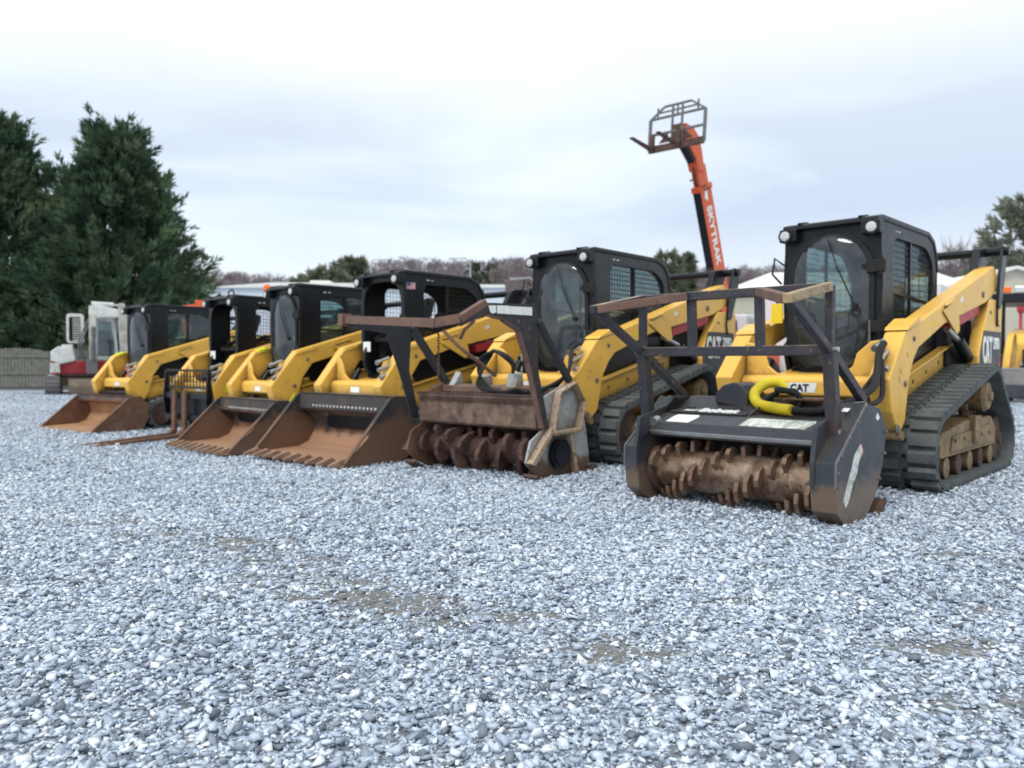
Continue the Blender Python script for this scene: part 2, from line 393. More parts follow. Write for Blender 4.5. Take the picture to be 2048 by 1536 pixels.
def make_cab(root, big, open_cab, extras):
    XR = -1.50 if big else -1.34
    W = .385
    # roof and rear as the cab's own mesh
    b = MB()
    rp = [(.10, 2.085), (.09, 2.125), (-.02, 2.15), (XR + .28, 2.15), (XR + .12, 2.09), (XR + .03, 1.97), (XR - .005, 1.80), (XR + .03, 1.80), (XR + .07, 1.95), (XR + .15, 2.05), (XR + .30, 2.10), (-.02, 2.10)]
    b.prism(rp, -W - .012, W + .012)
    b.box(.02, .12, -W - .03, -W + .12, 1.985, 2.095); b.box(.02, .12, W - .12, W + .03, 1.985, 2.095)
    # lower tub
    b.box(XR, -.02, -W + .03, W - .03, .88, .93)
    b.box(XR + .02, -.25, -W + .03, W - .03, .93, 1.10)
    b.box(XR, XR + .03, -W, W, .9, 1.32)
    cab = b.build('cab', BLK, root, bevel=.012)
    out = [(.0, 2.10), (XR + .27, 2.10), (XR + .13, 2.06), (XR + .03, 1.95), (XR, 1.80), (XR + .0, .92), (-.12, .92), (.02, 1.15), (.03, 1.6)]
    win = roundpoly([(-.30, 2.0), (XR + .34, 2.0), (XR + .14, 1.88), (XR + .11, 1.55), (XR + .27, 1.33), (-.30, 1.24)], .10)
    for s in (-1, 1):
        p = MB().ring(out, win, s * W, s * (W - .035), 'y', 40).build('side_panel', BLK2 if (big and s > 0) else BLK, cab, bevel=.005)
        g = MB(); mesh_grid(g, XR, -.2, 1.1, 2.05, s * (W - .02), win); g.bar((XR / 2 - .02, s * (W - .02), 1.2), (XR / 2 - .02, s * (W - .02), 2.02), .02, .035)
        g.bar((-.29, s * (W - .02), 1.55), (XR + .13, s * (W - .02), 1.50), .02, .025)
        g.build('window_guard', BLK, cab)
        if not open_cab:
            MB().prism(win, s * (W - .03), s * (W - .034)).build('side_glass', GLASS, cab)
    rear_o = rrect(-W, W, 1.30, 2.02, .05); rear_w = rrect(-W + .07, W - .07, 1.42, 1.97, .09)
    MB().ring(rear_o, rear_w, XR + .04, XR + .015, 'x').build('rear_panel', BLK, cab)
    b = MB(); grid_x(b, XR + .03, -W + .07, W - .07, 1.42, 1.97); b.bar((XR + .03, -.33, 1.78), (XR + .03, .33, 1.78), .03, .03); b.build('rear_guard', BLK, cab)
    # front frame
    fo = [(-.40, 2.095), (-.40, 1.9), (-.415, 1.60), (-.40, 1.25), (-.31, .97), (-.22, .86), (.22, .86), (.31, .97), (.40, 1.25), (.415, 1.60), (.40, 1.9), (.40, 2.095)]
    arch = [(.335 * math.cos(a), 1.68 + .345 * math.sin(a)) for a in [PI * k / 16 for k in range(17)]]
    low = [(-.335, 1.3), (-.27, 1.02), (-.19, .93), (.19, .93), (.27, 1.02), (.335, 1.3)]
    if open_cab:
        arch = [(.352 * math.copysign(abs(math.cos(a)) ** .6, math.cos(a)), 1.72 + .31 * math.sin(a) ** .8) for a in [PI * k / 16 for k in range(17)]]
        low = [(-.352, 1.3), (-.30, 1.02), (-.19, .90), (.19, .90), (.30, 1.02), (.352, 1.3)]
    fw = arch + low
    fr = MB().ring(fo, fw, -.02, .03, 'x', 48).build('front_frame', BLK, cab, bevel=.006)
    if not open_cab:
        MB().ring([(p[0] * 1.06, 1.5 + (p[1] - 1.5) * 1.035) for p in fw], [(p[0] * .93, 1.5 + (p[1] - 1.5) * .955) for p in fw], .03, .048, 'x', 48).build('door_seal', RUBD, fr)
        v, fs = [], []; zs = sorted(set(round(p[1], 4) for p in fw)); half = {}
        for p in fw: half[round(p[1], 4)] = max(half.get(round(p[1], 4), 0), abs(p[0]))
        for z in zs:
            for c in range(13):
                u = -1 + c / 6; v.append((.036 + (.05 + .02 * math.sin(PI * (z - .93) / 1.1)) * (1 - u * u) * min(1, half[z] / .2), u * half[z] * .995, z))
        for i in range(len(zs) - 1):
            for c in range(12): fs.append((i * 13 + c, i * 13 + c + 1, (i + 1) * 13 + c + 1, (i + 1) * 13 + c))
        g_ = MB(); g_.add(v, fs); g_.build('door_glass', GLASSD, fr, smooth=True)
        b = MB(); b.bar((.10, .22, 1.42), (.125, .08, 1.75), .008, .010); b.bar((.125, .08, 1.75), (.11, .0, 1.98), .006, .006); b.cyl((.06, .22, 1.42), (.11, .22, 1.42), .022, 12)
        b.build('wiper', RUBD, fr)
        for z in (1.73, 1.25):
            b = MB(); b.box(.035, .075, .30, .44, z - .05, z + .05); b.box(.03, .06, .24, .31, z - .02, z + .03); b.cyl((.05, .40, z - .08), (.05, .40, z + .08), .02, 10)
            b.build('hinge', RUBD, fr, bevel=.006)
        b = MB(); b.bar((.07, .33, 1.30), (.07, .33, .99), .015, .02); b.build('door_handle', DKMET, fr)
    else:
        b = MB()
        b.tube([(-.02, -.30, 1.30), (.05, -.30, 1.22), (.09, -.27, 1.05), (.06, -.22, .93)], .018, 8)
        b.tube([(-.02, .30, 1.30), (.05, .30, 1.22), (.09, .27, 1.05), (.06, .22, .93)], .018, 8)
        b.each('grab_rail', BLK, fr, smooth=True)
        b = MB(); b.bar((-.12, -.30, 1.35), (-.12, .30, 1.35), .05, .05); b.bar((-.12, -.30, 1.35), (-.5, -.32, 1.55), .05, .05); b.bar((-.12, .30, 1.35), (-.5, .32, 1.55), .05, .05)
        b.build('lap_bar', RUBD, cab)
        MB().box(.032, .036, -.36, -.22, 1.20, 1.32).build('warning_plate', WHITE, fr)
    # seat and controls
    b = MB()
    b.prism(roundpoly([(-.45, 1.08), (-.45, 1.25), (-.92, 1.20), (-1.02, 1.72), (-1.16, 1.74), (-1.10, 1.08)], .06), -.22, .22)
    b.box(-.62, -.2, -.35, -.24, 1.10, 1.34); b.box(-.62, -.2, .24, .35, 1.10, 1.34)
    b.tube([(-.25, -.29, 1.33), (-.22, -.29, 1.50)], .02, 8); b.tube([(-.25, .29, 1.33), (-.22, .29, 1.50)], .02, 8)
    b.build('seat', RUBD, cab, bevel=.015)
    for s in (-1, 1):
        b = MB(); b.lathe([(-.03, .03), (-.02, .055), (.012, .058), (.012, .05)], (.125, s * .355, 2.035), 'x', 20); L = b.build('headlight', RUBD, cab, smooth=True)
        MB().lathe([(0, .042), (.006, .040), (.010, .026)], (.136, s * .355, 2.035), 'x', 20).build('lens', LENS, L, smooth=True)
        MB().cyl((.10, s * .25, 2.13), (-.08, s * .25, 2.16), .012, 8).build('roof_bolt', RUBD, cab)
    for x in (-.36, -.43):
        MB().box(x - .02, x + .02, W, W + .003, 2.045, 2.058).build('small_decal', WORND, cab)
    b = MB(); b.tube([(-.0, .40, 1.62), (.06, .46, 1.62), (.06, .46, 1.44), (-.0, .41, 1.42)], .010, 8); 
    if 'rail' in extras: b.build('grab_handle', BLK, cab, smooth=True)
    if 'mirror' in extras:
        b = MB(); b.tube([(.05, -.40, 1.80), (.10, -.46, 1.86), (.12, -.47, 1.72), (.05, -.42, 1.64)], .010, 8); b.build('mirror_bracket', BLK, cab, smooth=True)
    if 'flag' in extras:
        f = MB().box(-.16, -.03, W, W + .003, 1.93, 2.005).build('flag_decal', WHITE, cab)
        b = MB()
        for k in range(7): b.box(-.157, -.033, W + .003, W + .0045, 1.933 + k * .0105, 1.938 + k * .0105)
        b.build('flag_stripes', RED, f)
        MB().box(-.09, -.035, W + .0045, W + .006, 1.968, 2.003).build('flag_canton', simple('flag_blue', (.03, .05, .25)), f)
    if 'beacon' in extras:
        f = MB().lathe([(0, .06), (.02, .06), (.02, .05), (.06, .05)], (-.62, .18, 2.14), 'z', 16).build('beacon', RUBD, cab, smooth=True)
        MB().lathe([(0, .062), (.12, .058), (.15, .045), (.16, .02)], (-.62, .18, 2.20), 'z', 18).build('amber_dome', AMBER, f, smooth=True)
        MB().tube([(-.1, -.05, 2.14), (-.1, -.05, 2.22), (-.1, .05, 2.26), (-.1, .10, 2.2), (-.1, .10, 2.14)], .012, 8).build('lifting_eye', BLK, cab, smooth=True)
    return cab

def arm_profile(big):
    if big:
        return [(.36, 1.185), (-2.20, 1.90), (-2.32, 1.88), (-2.34, 1.66), (-1.95, 1.53), (-.62, 1.28), (.05, 1.07), (.16, .98), (.26, .84), (.34, .52), (.47, .42), (.62, .60), (.70, .84)]
    return [(.20, 1.25), (-1.75, 1.80), (-1.90, 1.80), (-1.92, 1.62), (-1.60, 1.45), (-.50, 1.23), (-.02, 1.09), (.12, .90), (.20, .62), (.36, .37), (.52, .58), (.57, .80)]
def make_loader(idx, label, pose, big=False, open_cab=False, extras=()):
    x, y, z, dth = pose
    root = thing('compact_track_loader', label, 'track loader', (x, y, z), -(PI / 2 + TH + dth), 'compact track loaders parked in a row')
    XR = -2.42 if big else -1.95
    A0, A1 = (.54, .69) if big else (.50, .64)
    # chassis
    b = MB()
    b.prism([(.16, .30), (.22, .62), (.10, .86), (-.10, .90), (XR + .3, .90), (XR, .80), (XR, .36), (XR + .2, .28)], -.42, .42)
    ch = b.build('chassis', YEL, root, bevel=.015)
    b = MB(); b.box(-.10 + .325, .255, -.30, .30, .42, .60)
    for k in range(6): b.bar((.262, -.28, .44 + k * .028), (.262, .28, .44 + k * .028), .012, .01)
    b.build('step_grille', BLK, ch)
    for s in (-1, 1):
        b = MB(); b.prism([(.36, .50), (.34, .735), (-1.45, 1.14), (-1.62, 1.12), (-1.62, .93), (.10, .50)], s * .455, s * .50)
        b.bar((.33, s * .52, .73), (-1.45, s * .52, 1.132), .05, .02, (0, 0, 1))
        rl = b.build('side_rail', YEL, ch, bevel=.006)
        b = MB()
        for q in range(4): b.cyl((-.1 - q * .35, s * .50, .72 + q * .08), (-.1 - q * .35, s * .507, .72 + q * .08), .016, 10)
        b.each('bolt', YELD, rl)
    b = MB(); b.prism([(-.05, .86), (.0, 1.08), (-.1, 1.32), (-1.35, 1.34), (XR + .35, 1.30), (XR + .3, .80), (-.2, .80)], -.435, .435)
    # cab well is left open in front: the black body sits behind and beside it
    body = MB()
    for s in (-1, 1):
        body.prism([(-.10, .88), (-.02, 1.10), (-.22, 1.24), (-1.35, 1.27), (XR + .3, 1.30), (XR + .3, .80), (-.2, .80)], s * .40, s * .44)
    body.each('side_cover', BLK, root, bevel=.006)
    MB().box(XR + .30, -1.30, -.53, .53, .80, 1.37).build('rear_side_cover', RUBD, root, bevel=.01)
    b = MB(); xe = -1.55 if big else -1.38
    b.prism(roundpoly([(xe, .86), (xe, 1.38), (xe - .1, 1.50), (XR + .12, 1.46), (XR - .08, 1.36), (XR - .10, .50), (xe, .50)], .06), -.50, .50)
    hood = b.build('engine_hood', YEL if big else BLK, root, bevel=.01)
    b = MB()
    for k in range(9): b.box(xe - .62, xe - .12, .500, .507, .95 + k * .04, .97 + k * .04)
    b.build('hood_louvre', BLK, hood)
    MB().tube([(XR + .35, -.25, 1.44), (XR + .35, -.25, 1.62), (XR + .30, -.25, 1.68)], .035, 12).build('exhaust_pipe', DKMET, hood, smooth=True)
    # towers
    for s in (-1, 1):
        if big: P = [(-1.62, .78), (-1.64, 1.02), (-1.74, 1.18), (-2.04, 1.56), (-2.10, 1.575), (-2.48, 1.575), (-2.52, 1.54), (-2.46, .78)]
        else: P = [(-1.30, .78), (-1.32, 1.0), (-1.42, 1.16), (-1.66, 1.50), (-1.98, 1.50), (-2.02, 1.46), (-1.97, .78)]
        y0 = s * (.60 if big else .54); y1 = s * (.705 if big else .655)
        t = MB().prism(P, y0, y1).build('rear_tower', YEL, root, bevel=.012)
        f = y1 + s * .003
        xa = -1.67 if big else -1.35; xb = -2.44 if big else -1.94
        e = .002 * s; dzc = .09 if idx == 2 else .02
        MB().prism([(xa - .02, .80), (xa - .02, 1.06), (xa - .14, 1.24 + dzc), (xb - .02, 1.24 + dzc), (xb + .01, .80)], y1, f).build('decal_plate', BLK2 if idx == 1 else BLK, t)
        MB().prism([(xb + .17, .80), (xb - .01, 1.02), (xb + .01, .80)], f, f + e).build('red_corner', RED, t)
        if s > 0:
            text('cat_lettering', 'CAT', WHITE, t, (xa - .10, f + .001, .94 + dzc), (-1, 0, 0), (0, 0, 1), .24, .50, .03)
            MB().prism([(xa - .22, .942 + dzc), (xa - .33, .942 + dzc), (xa - .275, 1.01 + dzc)], f + .005, f + .007).build('yellow_triangle', YEL, t)
            text('model_lettering', '299D' if big else '289D', WHITE, t, (xa - .50, f + .001, 1.07 + dzc), (-1, 0, 0), (0, 0, 1), .11, .62, .02)
            b = MB(); b.tube([(xb + .18, y1 + .012, 1.50), (xb + .20, y1 + .015, 1.42), (xb + .17, y1 + .012, 1.33), (xb + .12, y1 + .012, 1.32)], .010, 8)
            b.cyl((xb + .38, y1, 1.44), (xb + .38, y1 + .006, 1.44), .015, 10); b.each('hose_clip', BLK, t)
        # upper link
        b = MB(); xt = -2.5 if big else -1.98; zt = 2.07 if big else 2.0
        b.prism(roundpoly([(xt + .22, 1.50), (xt + .36, 1.52), (xt + .44, 1.78), (xt + .27, zt + .02), (xt + .02, zt + .05), (xt - .01, zt - .04), (xt + .17, 1.78)], .04), s * (.50 if big else .46), s * (.57 if big else .53))
        b.prism(roundpoly([(xt + .15, 1.48), (xt + .25, 1.50), (xt + .20, 1.8), (xt + .08, zt + .06), (xt - .06, zt + .03), (xt - .02, 1.85)], .04), s * (.70 if big else .645), s * (.73 if big else .67))
        b.cyl((xt + .03, s * .44, zt), (xt + .03, s * (.77 if big else .70), zt), .045, 16)
        b.build('upper_link', BLK, root, bevel=.006)
    xt = -2.47 if big else -1.95; zt = 2.07 if big else 2.0
    MB().cyl((xt, -.55, zt), (xt, .55, zt), .042, 18).build('link_crossbar', BLK, root, smooth=True)
    # arms
    for s in (-1, 1):
        b = MB(); b.prism(arm_profile(big), s * A0, s * A1)
        a = b.build('loader_arm', YEL, root, bevel=.012)
        o = .12 if big else 0
        b = MB()
        bx = -.72 if big else -.50; bz = 1.40 if big else 1.32
        b.prism([(bx + .18, bz - .02), (bx - .02, bz + .06), (bx - .25, bz + .0), (bx - .30, bz - .16), (bx - .22, bz - .20)], s * A1, s * (A1 + .015))
        b.bar((bx + .13, s * (A1 + .01), bz + .03), (bx - .1, s * (A1 + .01), bz + .10), .03, .012)
        b.prism([(.22 + o, 1.20), (-.08 + o, 1.27), (-.10 + o, 1.30), (.0 + o, 1.30), (.20 + o, 1.225)], s * (A0 - .01), s * (A1 + .01))
        for (px, pz) in ((.33 + o, .90), (.36 + o, .84), (.18 + o, 1.02)): b.cyl((px, s * A1, pz), (px, s * (A1 + .006), pz), .016, 10)
        b.each('arm_bracket', YEL, a, bevel=.004)
        # front face chamfer and coupler lug
        b = MB(); b.prism([(.20 + o, .64), (.36 + o, .36), (.42 + o, .34), (.50 + o, .46), (.44 + o, .62)], s * (A0 - .03), s * A0)
        b.cyl((.36 + o, s * (A0 - .05), .42), (.36 + o, s * (A1 + .03), .42), .035, 14)
        b.each('coupler_lug', YELD, a, bevel=.004)
        # couplers and hoses at the arm front
        b = MB()
        for q in range(3):
            b.cyl((.36 + o, s * (A0 + .03 + .035 * q), 1.12 - .08 * q), (.50 + o, s * (A0 + .03 + .035 * q), 1.07 - .08 * q), .02, 12)
            b.cyl((.49 + o, s * (A0 + .03 + .035 * q), 1.075 - .08 * q), (.53 + o, s * (A0 + .03 + .035 * q), 1.06 - .08 * q), .027, 12)
        if s > 0: b.each('hydraulic_coupler', STEEL, a, smooth=True)
        # lift cylinder, red brace, tilt cylinder
        r0 = (XR + .55, 1.02) if big else (XR + .45, 1.0)
        r1 = (bx - .24, bz - .15)
        yy = s * ((A0 + A1) / 2)
        b = MB(); mid = (r0[0] + (r1[0] - r0[0]) * .62, r0[1] + (r1[1] - r0[1]) * .62)
        b.cyl((r0[0], yy, r0[1] - .12), (mid[0], yy, mid[1]), .05, 16); c = b.build('lift_cylinder', BLK, root, smooth=True)
        MB().cyl((mid[0], yy, mid[1]), (r1[0], yy, r1[1]), .026, 12).build('piston_rod', STEEL, c, smooth=True)
        if idx in (1, 2, 3):
            q0 = (-1.10, 1.31) if big else (-.95, 1.24); q1 = (-1.88, 1.47) if big else (-1.62, 1.36)
            MB().bar((q0[0], s * (A0 + .05), q0[1]), (q1[0], s * (A0 + .05), q1[1]), .12, .10).build('cylinder_lock', RED, root, bevel=.01)
        tl = MB().cyl((.05 + o, s * (A0 - .08), .98), (.28 + o, s * (A0 - .08), .66), .038, 14).build('tilt_cylinder', BLK, root, smooth=True)
        MB().cyl((.28 + o, s * (A0 - .08), .66), (.38 + o, s * (A0 - .08), .50), .02, 10).build('piston_rod', STEEL, tl, smooth=True)
    # cross member between the arms
    o = .12 if big else 0
    b = MB()
    Wd = A0
    up = [(-Wd, 1.13), (-Wd + .07, 1.12), (-.37, 1.03), (-.34, .93), (-.27, .875), (-.18, .86), (.18, .86), (.27, .875), (.34, .93), (.37, 1.03), (Wd - .07, 1.12), (Wd, 1.13), (Wd, .66), (-Wd, .66)]
    b.prism(up, .30 + o, .335 + o, 'x')
    b.prism([(.335 + o, .862), (.39 + o, .85), (.42 + o, .815), (.42 + o, .70), (.335 + o, .66)], -Wd, Wd)
    b.prism([(.10 + o, .845), (.30 + o, .845), (.30 + o, .80), (.12 + o, .80)], -Wd, Wd)
    cm = b.build('arm_crossmember', YEL, root, bevel=.012)
    xf = .423 + o
    if idx in (1,):
        MB().prism([(-.14, .722), (.085, .722), (.105, .80), (-.125, .80)], xf - .003, xf, 'x').build('badge_plate', WHITE, cm)
        text('cat_lettering', 'CAT', BLK2, cm, (xf + .001, -.11, .733), (0, 1, 0), (0, 0, 1), .055, .95, .03)
    else:
        MB().box(.36 + o, .40 + o, -.10, .04, .835, .838).build('white_sticker', WHITE, cm)
        MB().box(xf - .003, xf, -.09, .07, .72, .785).build('white_sticker', WHITE, cm)
    # pins, small stickers, welded seams and grease nipples on the arms
    for s in (-1, 1):
        for (px, pz, r) in ((.40 + o, .47, .034), (.24 + o, .80, .022), (.05 + o, 1.14, .018), (XR + .50 + (.0 if not big else .1), 1.60, .03)):
            MB().lathe([(0, r), (.010 * s, r), (.012 * s, r * .6)], (px, s * A1, pz), 'y', 14).build('pivot_pin', DKMET, root, smooth=True)
        for k, (px, pz) in enumerate(((-.35, 1.26), (-1.15, 1.50))):
            if s > 0: MB().prism([(px, pz), (px + .07, pz - .02), (px + .07, pz + .02), (px, pz + .04)], s * A1, s * (A1 + .002)).build('warning_sticker', WHITE if k else TAGY, root)
    if idx == 1:
        f_ = MB().box(.06, .075, -.50, -.40, 1.30, 1.47).build('hanging_tag', TAGY, root)
        MB().tube([(.068, -.45, 1.47), (.068, -.48, 1.52), (.068, -.45, 1.58), (.068, -.42, 1.52), (.068, -.45, 1.47)], .005, 6).build('tag_wire', RUBD, f_)
    if idx in (4, 6): MB().prism([(.03, 1.28), (.16, 1.235), (.16, 1.27), (.03, 1.315)], -A1, -A0 + .02).build('lime_tag', LIME, root)
    if idx == 5: MB().prism([(.28, .70), (.38, .72), (.36, .84), (.26, .82)], A1, A1 + .004).build('lime_tag', LIME, root)
    # quick coupler plate
    b = MB(); b.prism([(.46 + o, .30), (.50 + o, .62), (.44 + o, .64), (.38 + o, .46), (.40 + o, .28)], -.50, .50); b.build('quick_coupler', BLK, root, bevel=.006)
    make_cab(root, big, open_cab, extras)
    for s in (-1, 1): make_track(root, s, big)
    return root

# ------------------------------------------------------------------ attachments
def bucket(root, half, xl, xb, ztop, zt_front, teeth=False, far_half=None, clean=False, edge=None):
    """open earth bucket: lip on the ground at xl, back at xb"""
    yl, yr = -half, half
    t = .012
    bowl = [(xl, .012), (xl - .62, .035), (xl - .76, .09), (xl - .84, .22), (xl - .82, .36), (xl - .74, zt_front - .02), (xl - .62, zt_front)]
    inner = [(px + (0 if i == 0 else .02), pz + .018) for i, (px, pz) in enumerate(bowl)]
    b = MB(); b.prism(bowl + inner[::-1], yl, yr)
    bk = b.build('bucket', RUSTL if clean else BINNER, root)
    # back shell and top
    b = MB(); b.prism([(xl - .68, zt_front), (xl - .60, zt_front + .02), (xl - .62, ztop), (xl - .80, ztop - .01), (xl - .90, ztop - .12), (xl - .90, .20), (xl - .82, .06), (xl - .70, .015), (xl - .76, .08), (xl - .85, .21), (xl - .815, .39)], yl + .01, yr - .01)
    b.build('bucket_back', BUCK, bk, bevel=.005)
    if not clean:
        b = MB()
        y = yl + .3
        while y < yr - .2:
            b.box(xl - .606, xl - .60, y, y + .028, zt_front + .05, zt_front + .070); y += .07
        b.each('grip_hole', EXW, bk)
    MB().prism([(xl - .62, ztop), (xl - .60, ztop + .012), (xl - .82, ztop + .004), (xl - .80, ztop - .012)], yl, yr).build('top_lip', STEEL if not clean else RUST, bk)
    side = [(xl - .03, .0), (xl + .0, .03), (xl - .30, .28), (xl - .58, ztop - .02), (xl - .66, ztop + .01), (xl - .80, ztop), (xl - .92, ztop - .13), (xl - .92, .20), (xl - .84, .05), (xl - .70, .0)]
    for y, s in ((yl, -1), (yr, 1)):
        b = MB(); b.prism(side, y, y + s * .016)
        b.bar((xl - .0, y + s * .008, .035), (xl - .59, y + s * .008, ztop - .02), .018, .05, (0, 1, 0))
        b.build('bucket_side', RUST if clean else BUCK, bk, bevel=.004)
    if half > .87 and teeth: MB().prism([(xl - .52, ztop - .13), (xl - .48, ztop - .10), (xl - .55, ztop - .0), (xl - .58, ztop - .03)], yl - .02, yl - .016).build('lime_tag', LIME, bk)
    MB().prism([(xl + .035, .0), (xl + .03, .012), (xl - .14, .034), (xl - .14, .012)], yl - .015, yr + .015).build('cutting_edge', WLIP, bk, bevel=.003)
    if teeth:
        n = 9
        for k in range(n):
            y = yl + .05 + (2 * half - .1) * k / (n - 1)
            b = MB(); v = [(xl - .07, y - .032, .045), (xl - .07, y + .032, .045), (xl - .07, y + .032, .0), (xl - .07, y - .032, .0), (xl + .15, y - .016, .034), (xl + .15, y + .016, .034), (xl + .15, y + .016, .010), (xl + .15, y - .016, .010), (xl - .02, y - .034, .085), (xl - .02, y + .034, .085)]
            b.add(v, [(0, 8, 9, 1), (8, 4, 5, 9), (0, 1, 2, 3), (4, 7, 6, 5), (3, 2, 6, 7), (0, 3, 7, 4, 8), (1, 9, 5, 6, 2)])
            b.build('bucket_tooth', WLIP, bk)
    return bk

def forks(root):
    b = MB(); Z = 1.03; X = .60
    # carriage frame
    for y in (-.62, .62):
        b.prism([(X - .06, .30), (X + .02, .30), (X + .06, .60), (X + .02, Z), (X - .02, Z), (X - .04, .62)], y - .015, y + .015)
    b.bar((X, -.62, Z), (X, .62, Z), .03, .03); b.bar((X, -.62, .78), (X, .62, .78), .03, .03)
    b.box(X - .03, X + .03, -.64, .64, .62, .70); b.box(X - .03, X + .03, -.64, .64, .30, .38)
    b.box(X - .09, X - .04, -.50, .50, .30, .70)
    c = b.build('fork_carriage', BLK, root, bevel=.004)
    b = MB()
    for k in range(13): b.bar((X, -.54 + k * .09, .78), (X, -.54 + k * .09, Z), .012, .012)
    for z in (.86, .94): b.bar((X, -.6, z), (X, .6, z), .012, .012)
    b.build('backrest_mesh', BLK, c)
    for y in (-.28, .02):
        b = MB()
        b.prism([(X + .03, .74), (X + .07, .74), (X + .085, .18), (X + .16, .11), (X + 1.36, .035), (X + 1.38, .02), (X + .10, .055), (X + .04, .12)], y - .05, y + .05)
        b.build('fork_tine', RUST, c, bevel=.005)

def fwd_mulcher(root):
    """dark forestry cutter with hexagonal push bar, bowed drum full of teeth"""
    OUT = {-1: -.705, 1: .81}; INN = {-1: -.595, 1: .655}; PST = {-1: -.665, 1: .70}
    hd = MB()
    # outer and inner cheeks
    outer = [(1.48, .70), (1.23, .66), (1.10, .52), (1.16, .30), (1.28, .10), (1.42, .0), (1.62, -.045), (1.80, -.03), (1.93, .06), (1.955, .21), (1.95, .36)]
    inner = [(1.30, .70), (1.20, .66), (1.10, .50), (1.18, .20), (1.42, .0), (1.66, -.03), (1.84, .06), (1.94, .20), (1.945, .36), (1.90, .56), (1.78, .58)]
    for s in (-1, 1):
        hd.prism(outer, INN[s], OUT[s])
        hd.prism([(1.955, .21), (1.95, .36), (1.47, .69), (1.30, .70), (1.78, .60), (1.92, .57), (1.965, .36), (1.965, .21)], INN[s], INN[s] + s * .03)
    # deck between the cheeks: lip box, sloped deck, back
    deck = [(1.80, .47), (1.78, .53), (1.62, .585), (1.40, .60), (1.25, .70), (1.14, .70), (1.08, .50), (1.16, .16), (1.22, .14), (1.18, .45), (1.30, .56), (1.60, .53), (1.74, .44)]
    hd.prism(deck, -.595, .655)
    head = hd.build('mulcher_head', MULB, root, bevel=.010)
    for s in (-1, 1):
        # bolted edge strip on the outer cheek, bright wear line
        b = MB()
        b.bar((1.47, OUT[s], .703), (1.953, OUT[s], .36), .010, .012, (0, 1, 0))
        b.bar((1.953, OUT[s], .36), (1.955, OUT[s], .21), .010, .012, (0, 1, 0))
        b.each('wear_strip', DKMET, head)
        b = MB()
        for (px, pz) in ((1.50, .68), (1.62, .59), (1.75, .50), (1.88, .40), (1.93, .30), (1.93, .22), (1.12, .50), (1.15, .36), (1.24, .2)): b.cyl((px, OUT[s], pz), (px, OUT[s] + s * .012, pz), .011, 8)
        b.each('bolt', DKMET, head)
        MB().box(1.30, 1.46, (OUT[s] + INN[s]) / 2 - .008, (OUT[s] + INN[s]) / 2 + .008, .70, .705).build('scuff_mark', STEEL, head)
    # skid shoe at the rear corner
    b = MB(); b.prism([(1.66, -.055), (1.30, -.04), (1.16, .06), (1.13, .04), (1.28, -.065), (1.66, -.075)], .62, .83); b.prism([(1.66, -.055), (1.30, -.04), (1.16, .06), (1.13, .04), (1.28, -.065), (1.66, -.075)], -.72, -.60)
    b.each('skid_shoe', RUSTD, head)
    # silver lip edge
    MB().prism([(1.805, .445), (1.815, .47), (1.80, .475), (1.745, .44), (1.75, .425)], -.59, .65).build('lip_edge', STEEL, head, bevel=.003)
    # raised deck panels, hinges
    b = MB(); b.prism([(1.60, .590), (1.43, .607), (1.43, .62), (1.60, .604)], -.55, .05)
    for y in (-.48, -.10): b.box(1.40, 1.44, y - .03, y + .03, .605, .63)
    b.prism([(1.60, .590), (1.30, .66), (1.22, .712), (1.5, .63)], .06, .075)
    b.build('deck_cover', MULB, head, bevel=.004)
    # motor hump
    b = MB(); b.prism([(-.33, .66), (-.33, .73), (-.27, .79), (-.18, .815), (-.11, .79), (-.07, .73), (-.07, .62)], 1.06, 1.34, 'x'); b.build('motor_housing', MULB, head, bevel=.012)
    b = MB(); b.box(1.12, 1.28, .16, .52, .66, .70); b.build('hose_plate', RUST, head, bevel=.004)
    # decals
    dz = lambda x: .530 + (1.78 - x) * .34
    def deckpoly(name, ys, mat, x0=1.64, x1=1.765, lift=.004):
        P = [(x0, ys[0] + .02), (x0 + .03, ys[0]), (x1, ys[0] - .01), (x1, ys[1] - .02), (x0 + .03, ys[1] + .01), (x0, ys[1])]
        zz = lambda x: .53 + (1.78 - x) * (.055 / .16) + lift
        n = len(P); v = [(x, y, zz(x)) for x, y in P] + [(x, y, zz(x) - .003) for x, y in P]
        return MB().add(v, [tuple(range(n)), tuple(range(2 * n - 1, n - 1, -1))] + [(i, (i + 1) % n, n + (i + 1) % n, n + i) for i in range(n)]).build(name, mat, head)
    deckpoly('white_label', (-.47, -.28), WHITE)
    deckpoly('worn_label', (.10, .56), WORND)
    sl = Vector((-.17, 0, .030)).normalized()
    text('brand_lettering', 'Bobcat', WHITE, head, (1.60, -.315, .609), (0, 1, 0), tuple(sl), .085, .85, .04)
    b = MB(); zz = lambda x: .606 + (1.585 - x) * .08
    P = [(1.59, -.44), (1.52, -.455), (1.54, -.42), (1.535, -.38), (1.515, -.345), (1.585, -.35)]
    b.add([(x, y, zz(x) + .004) for x, y in P], [tuple(range(6))]); b.build('cat_head_emblem', WHITE, head)
    MB().add([(1.60, -.45, .609), (1.595, -.45, .61), (1.595, -.36, .61), (1.60, -.36, .609)], [(0, 1, 2, 3)]).build('emblem_underline', HOSEY, head)
    MB().prism([(1.53, .40), (1.57, .45), (1.66, .40), (1.72, .30), (1.78, .22), (1.84, .12), (1.80, .08), (1.75, .12), (1.70, .20), (1.62, .28), (1.60, .34)], .8105, .813).build('torn_side_decal', WORND, head)
    MB().prism([(1.52, .36), (1.56, .44), (1.545, .45), (1.50, .35)], .8105, .8125).build('decal_red_edge', RED, head)
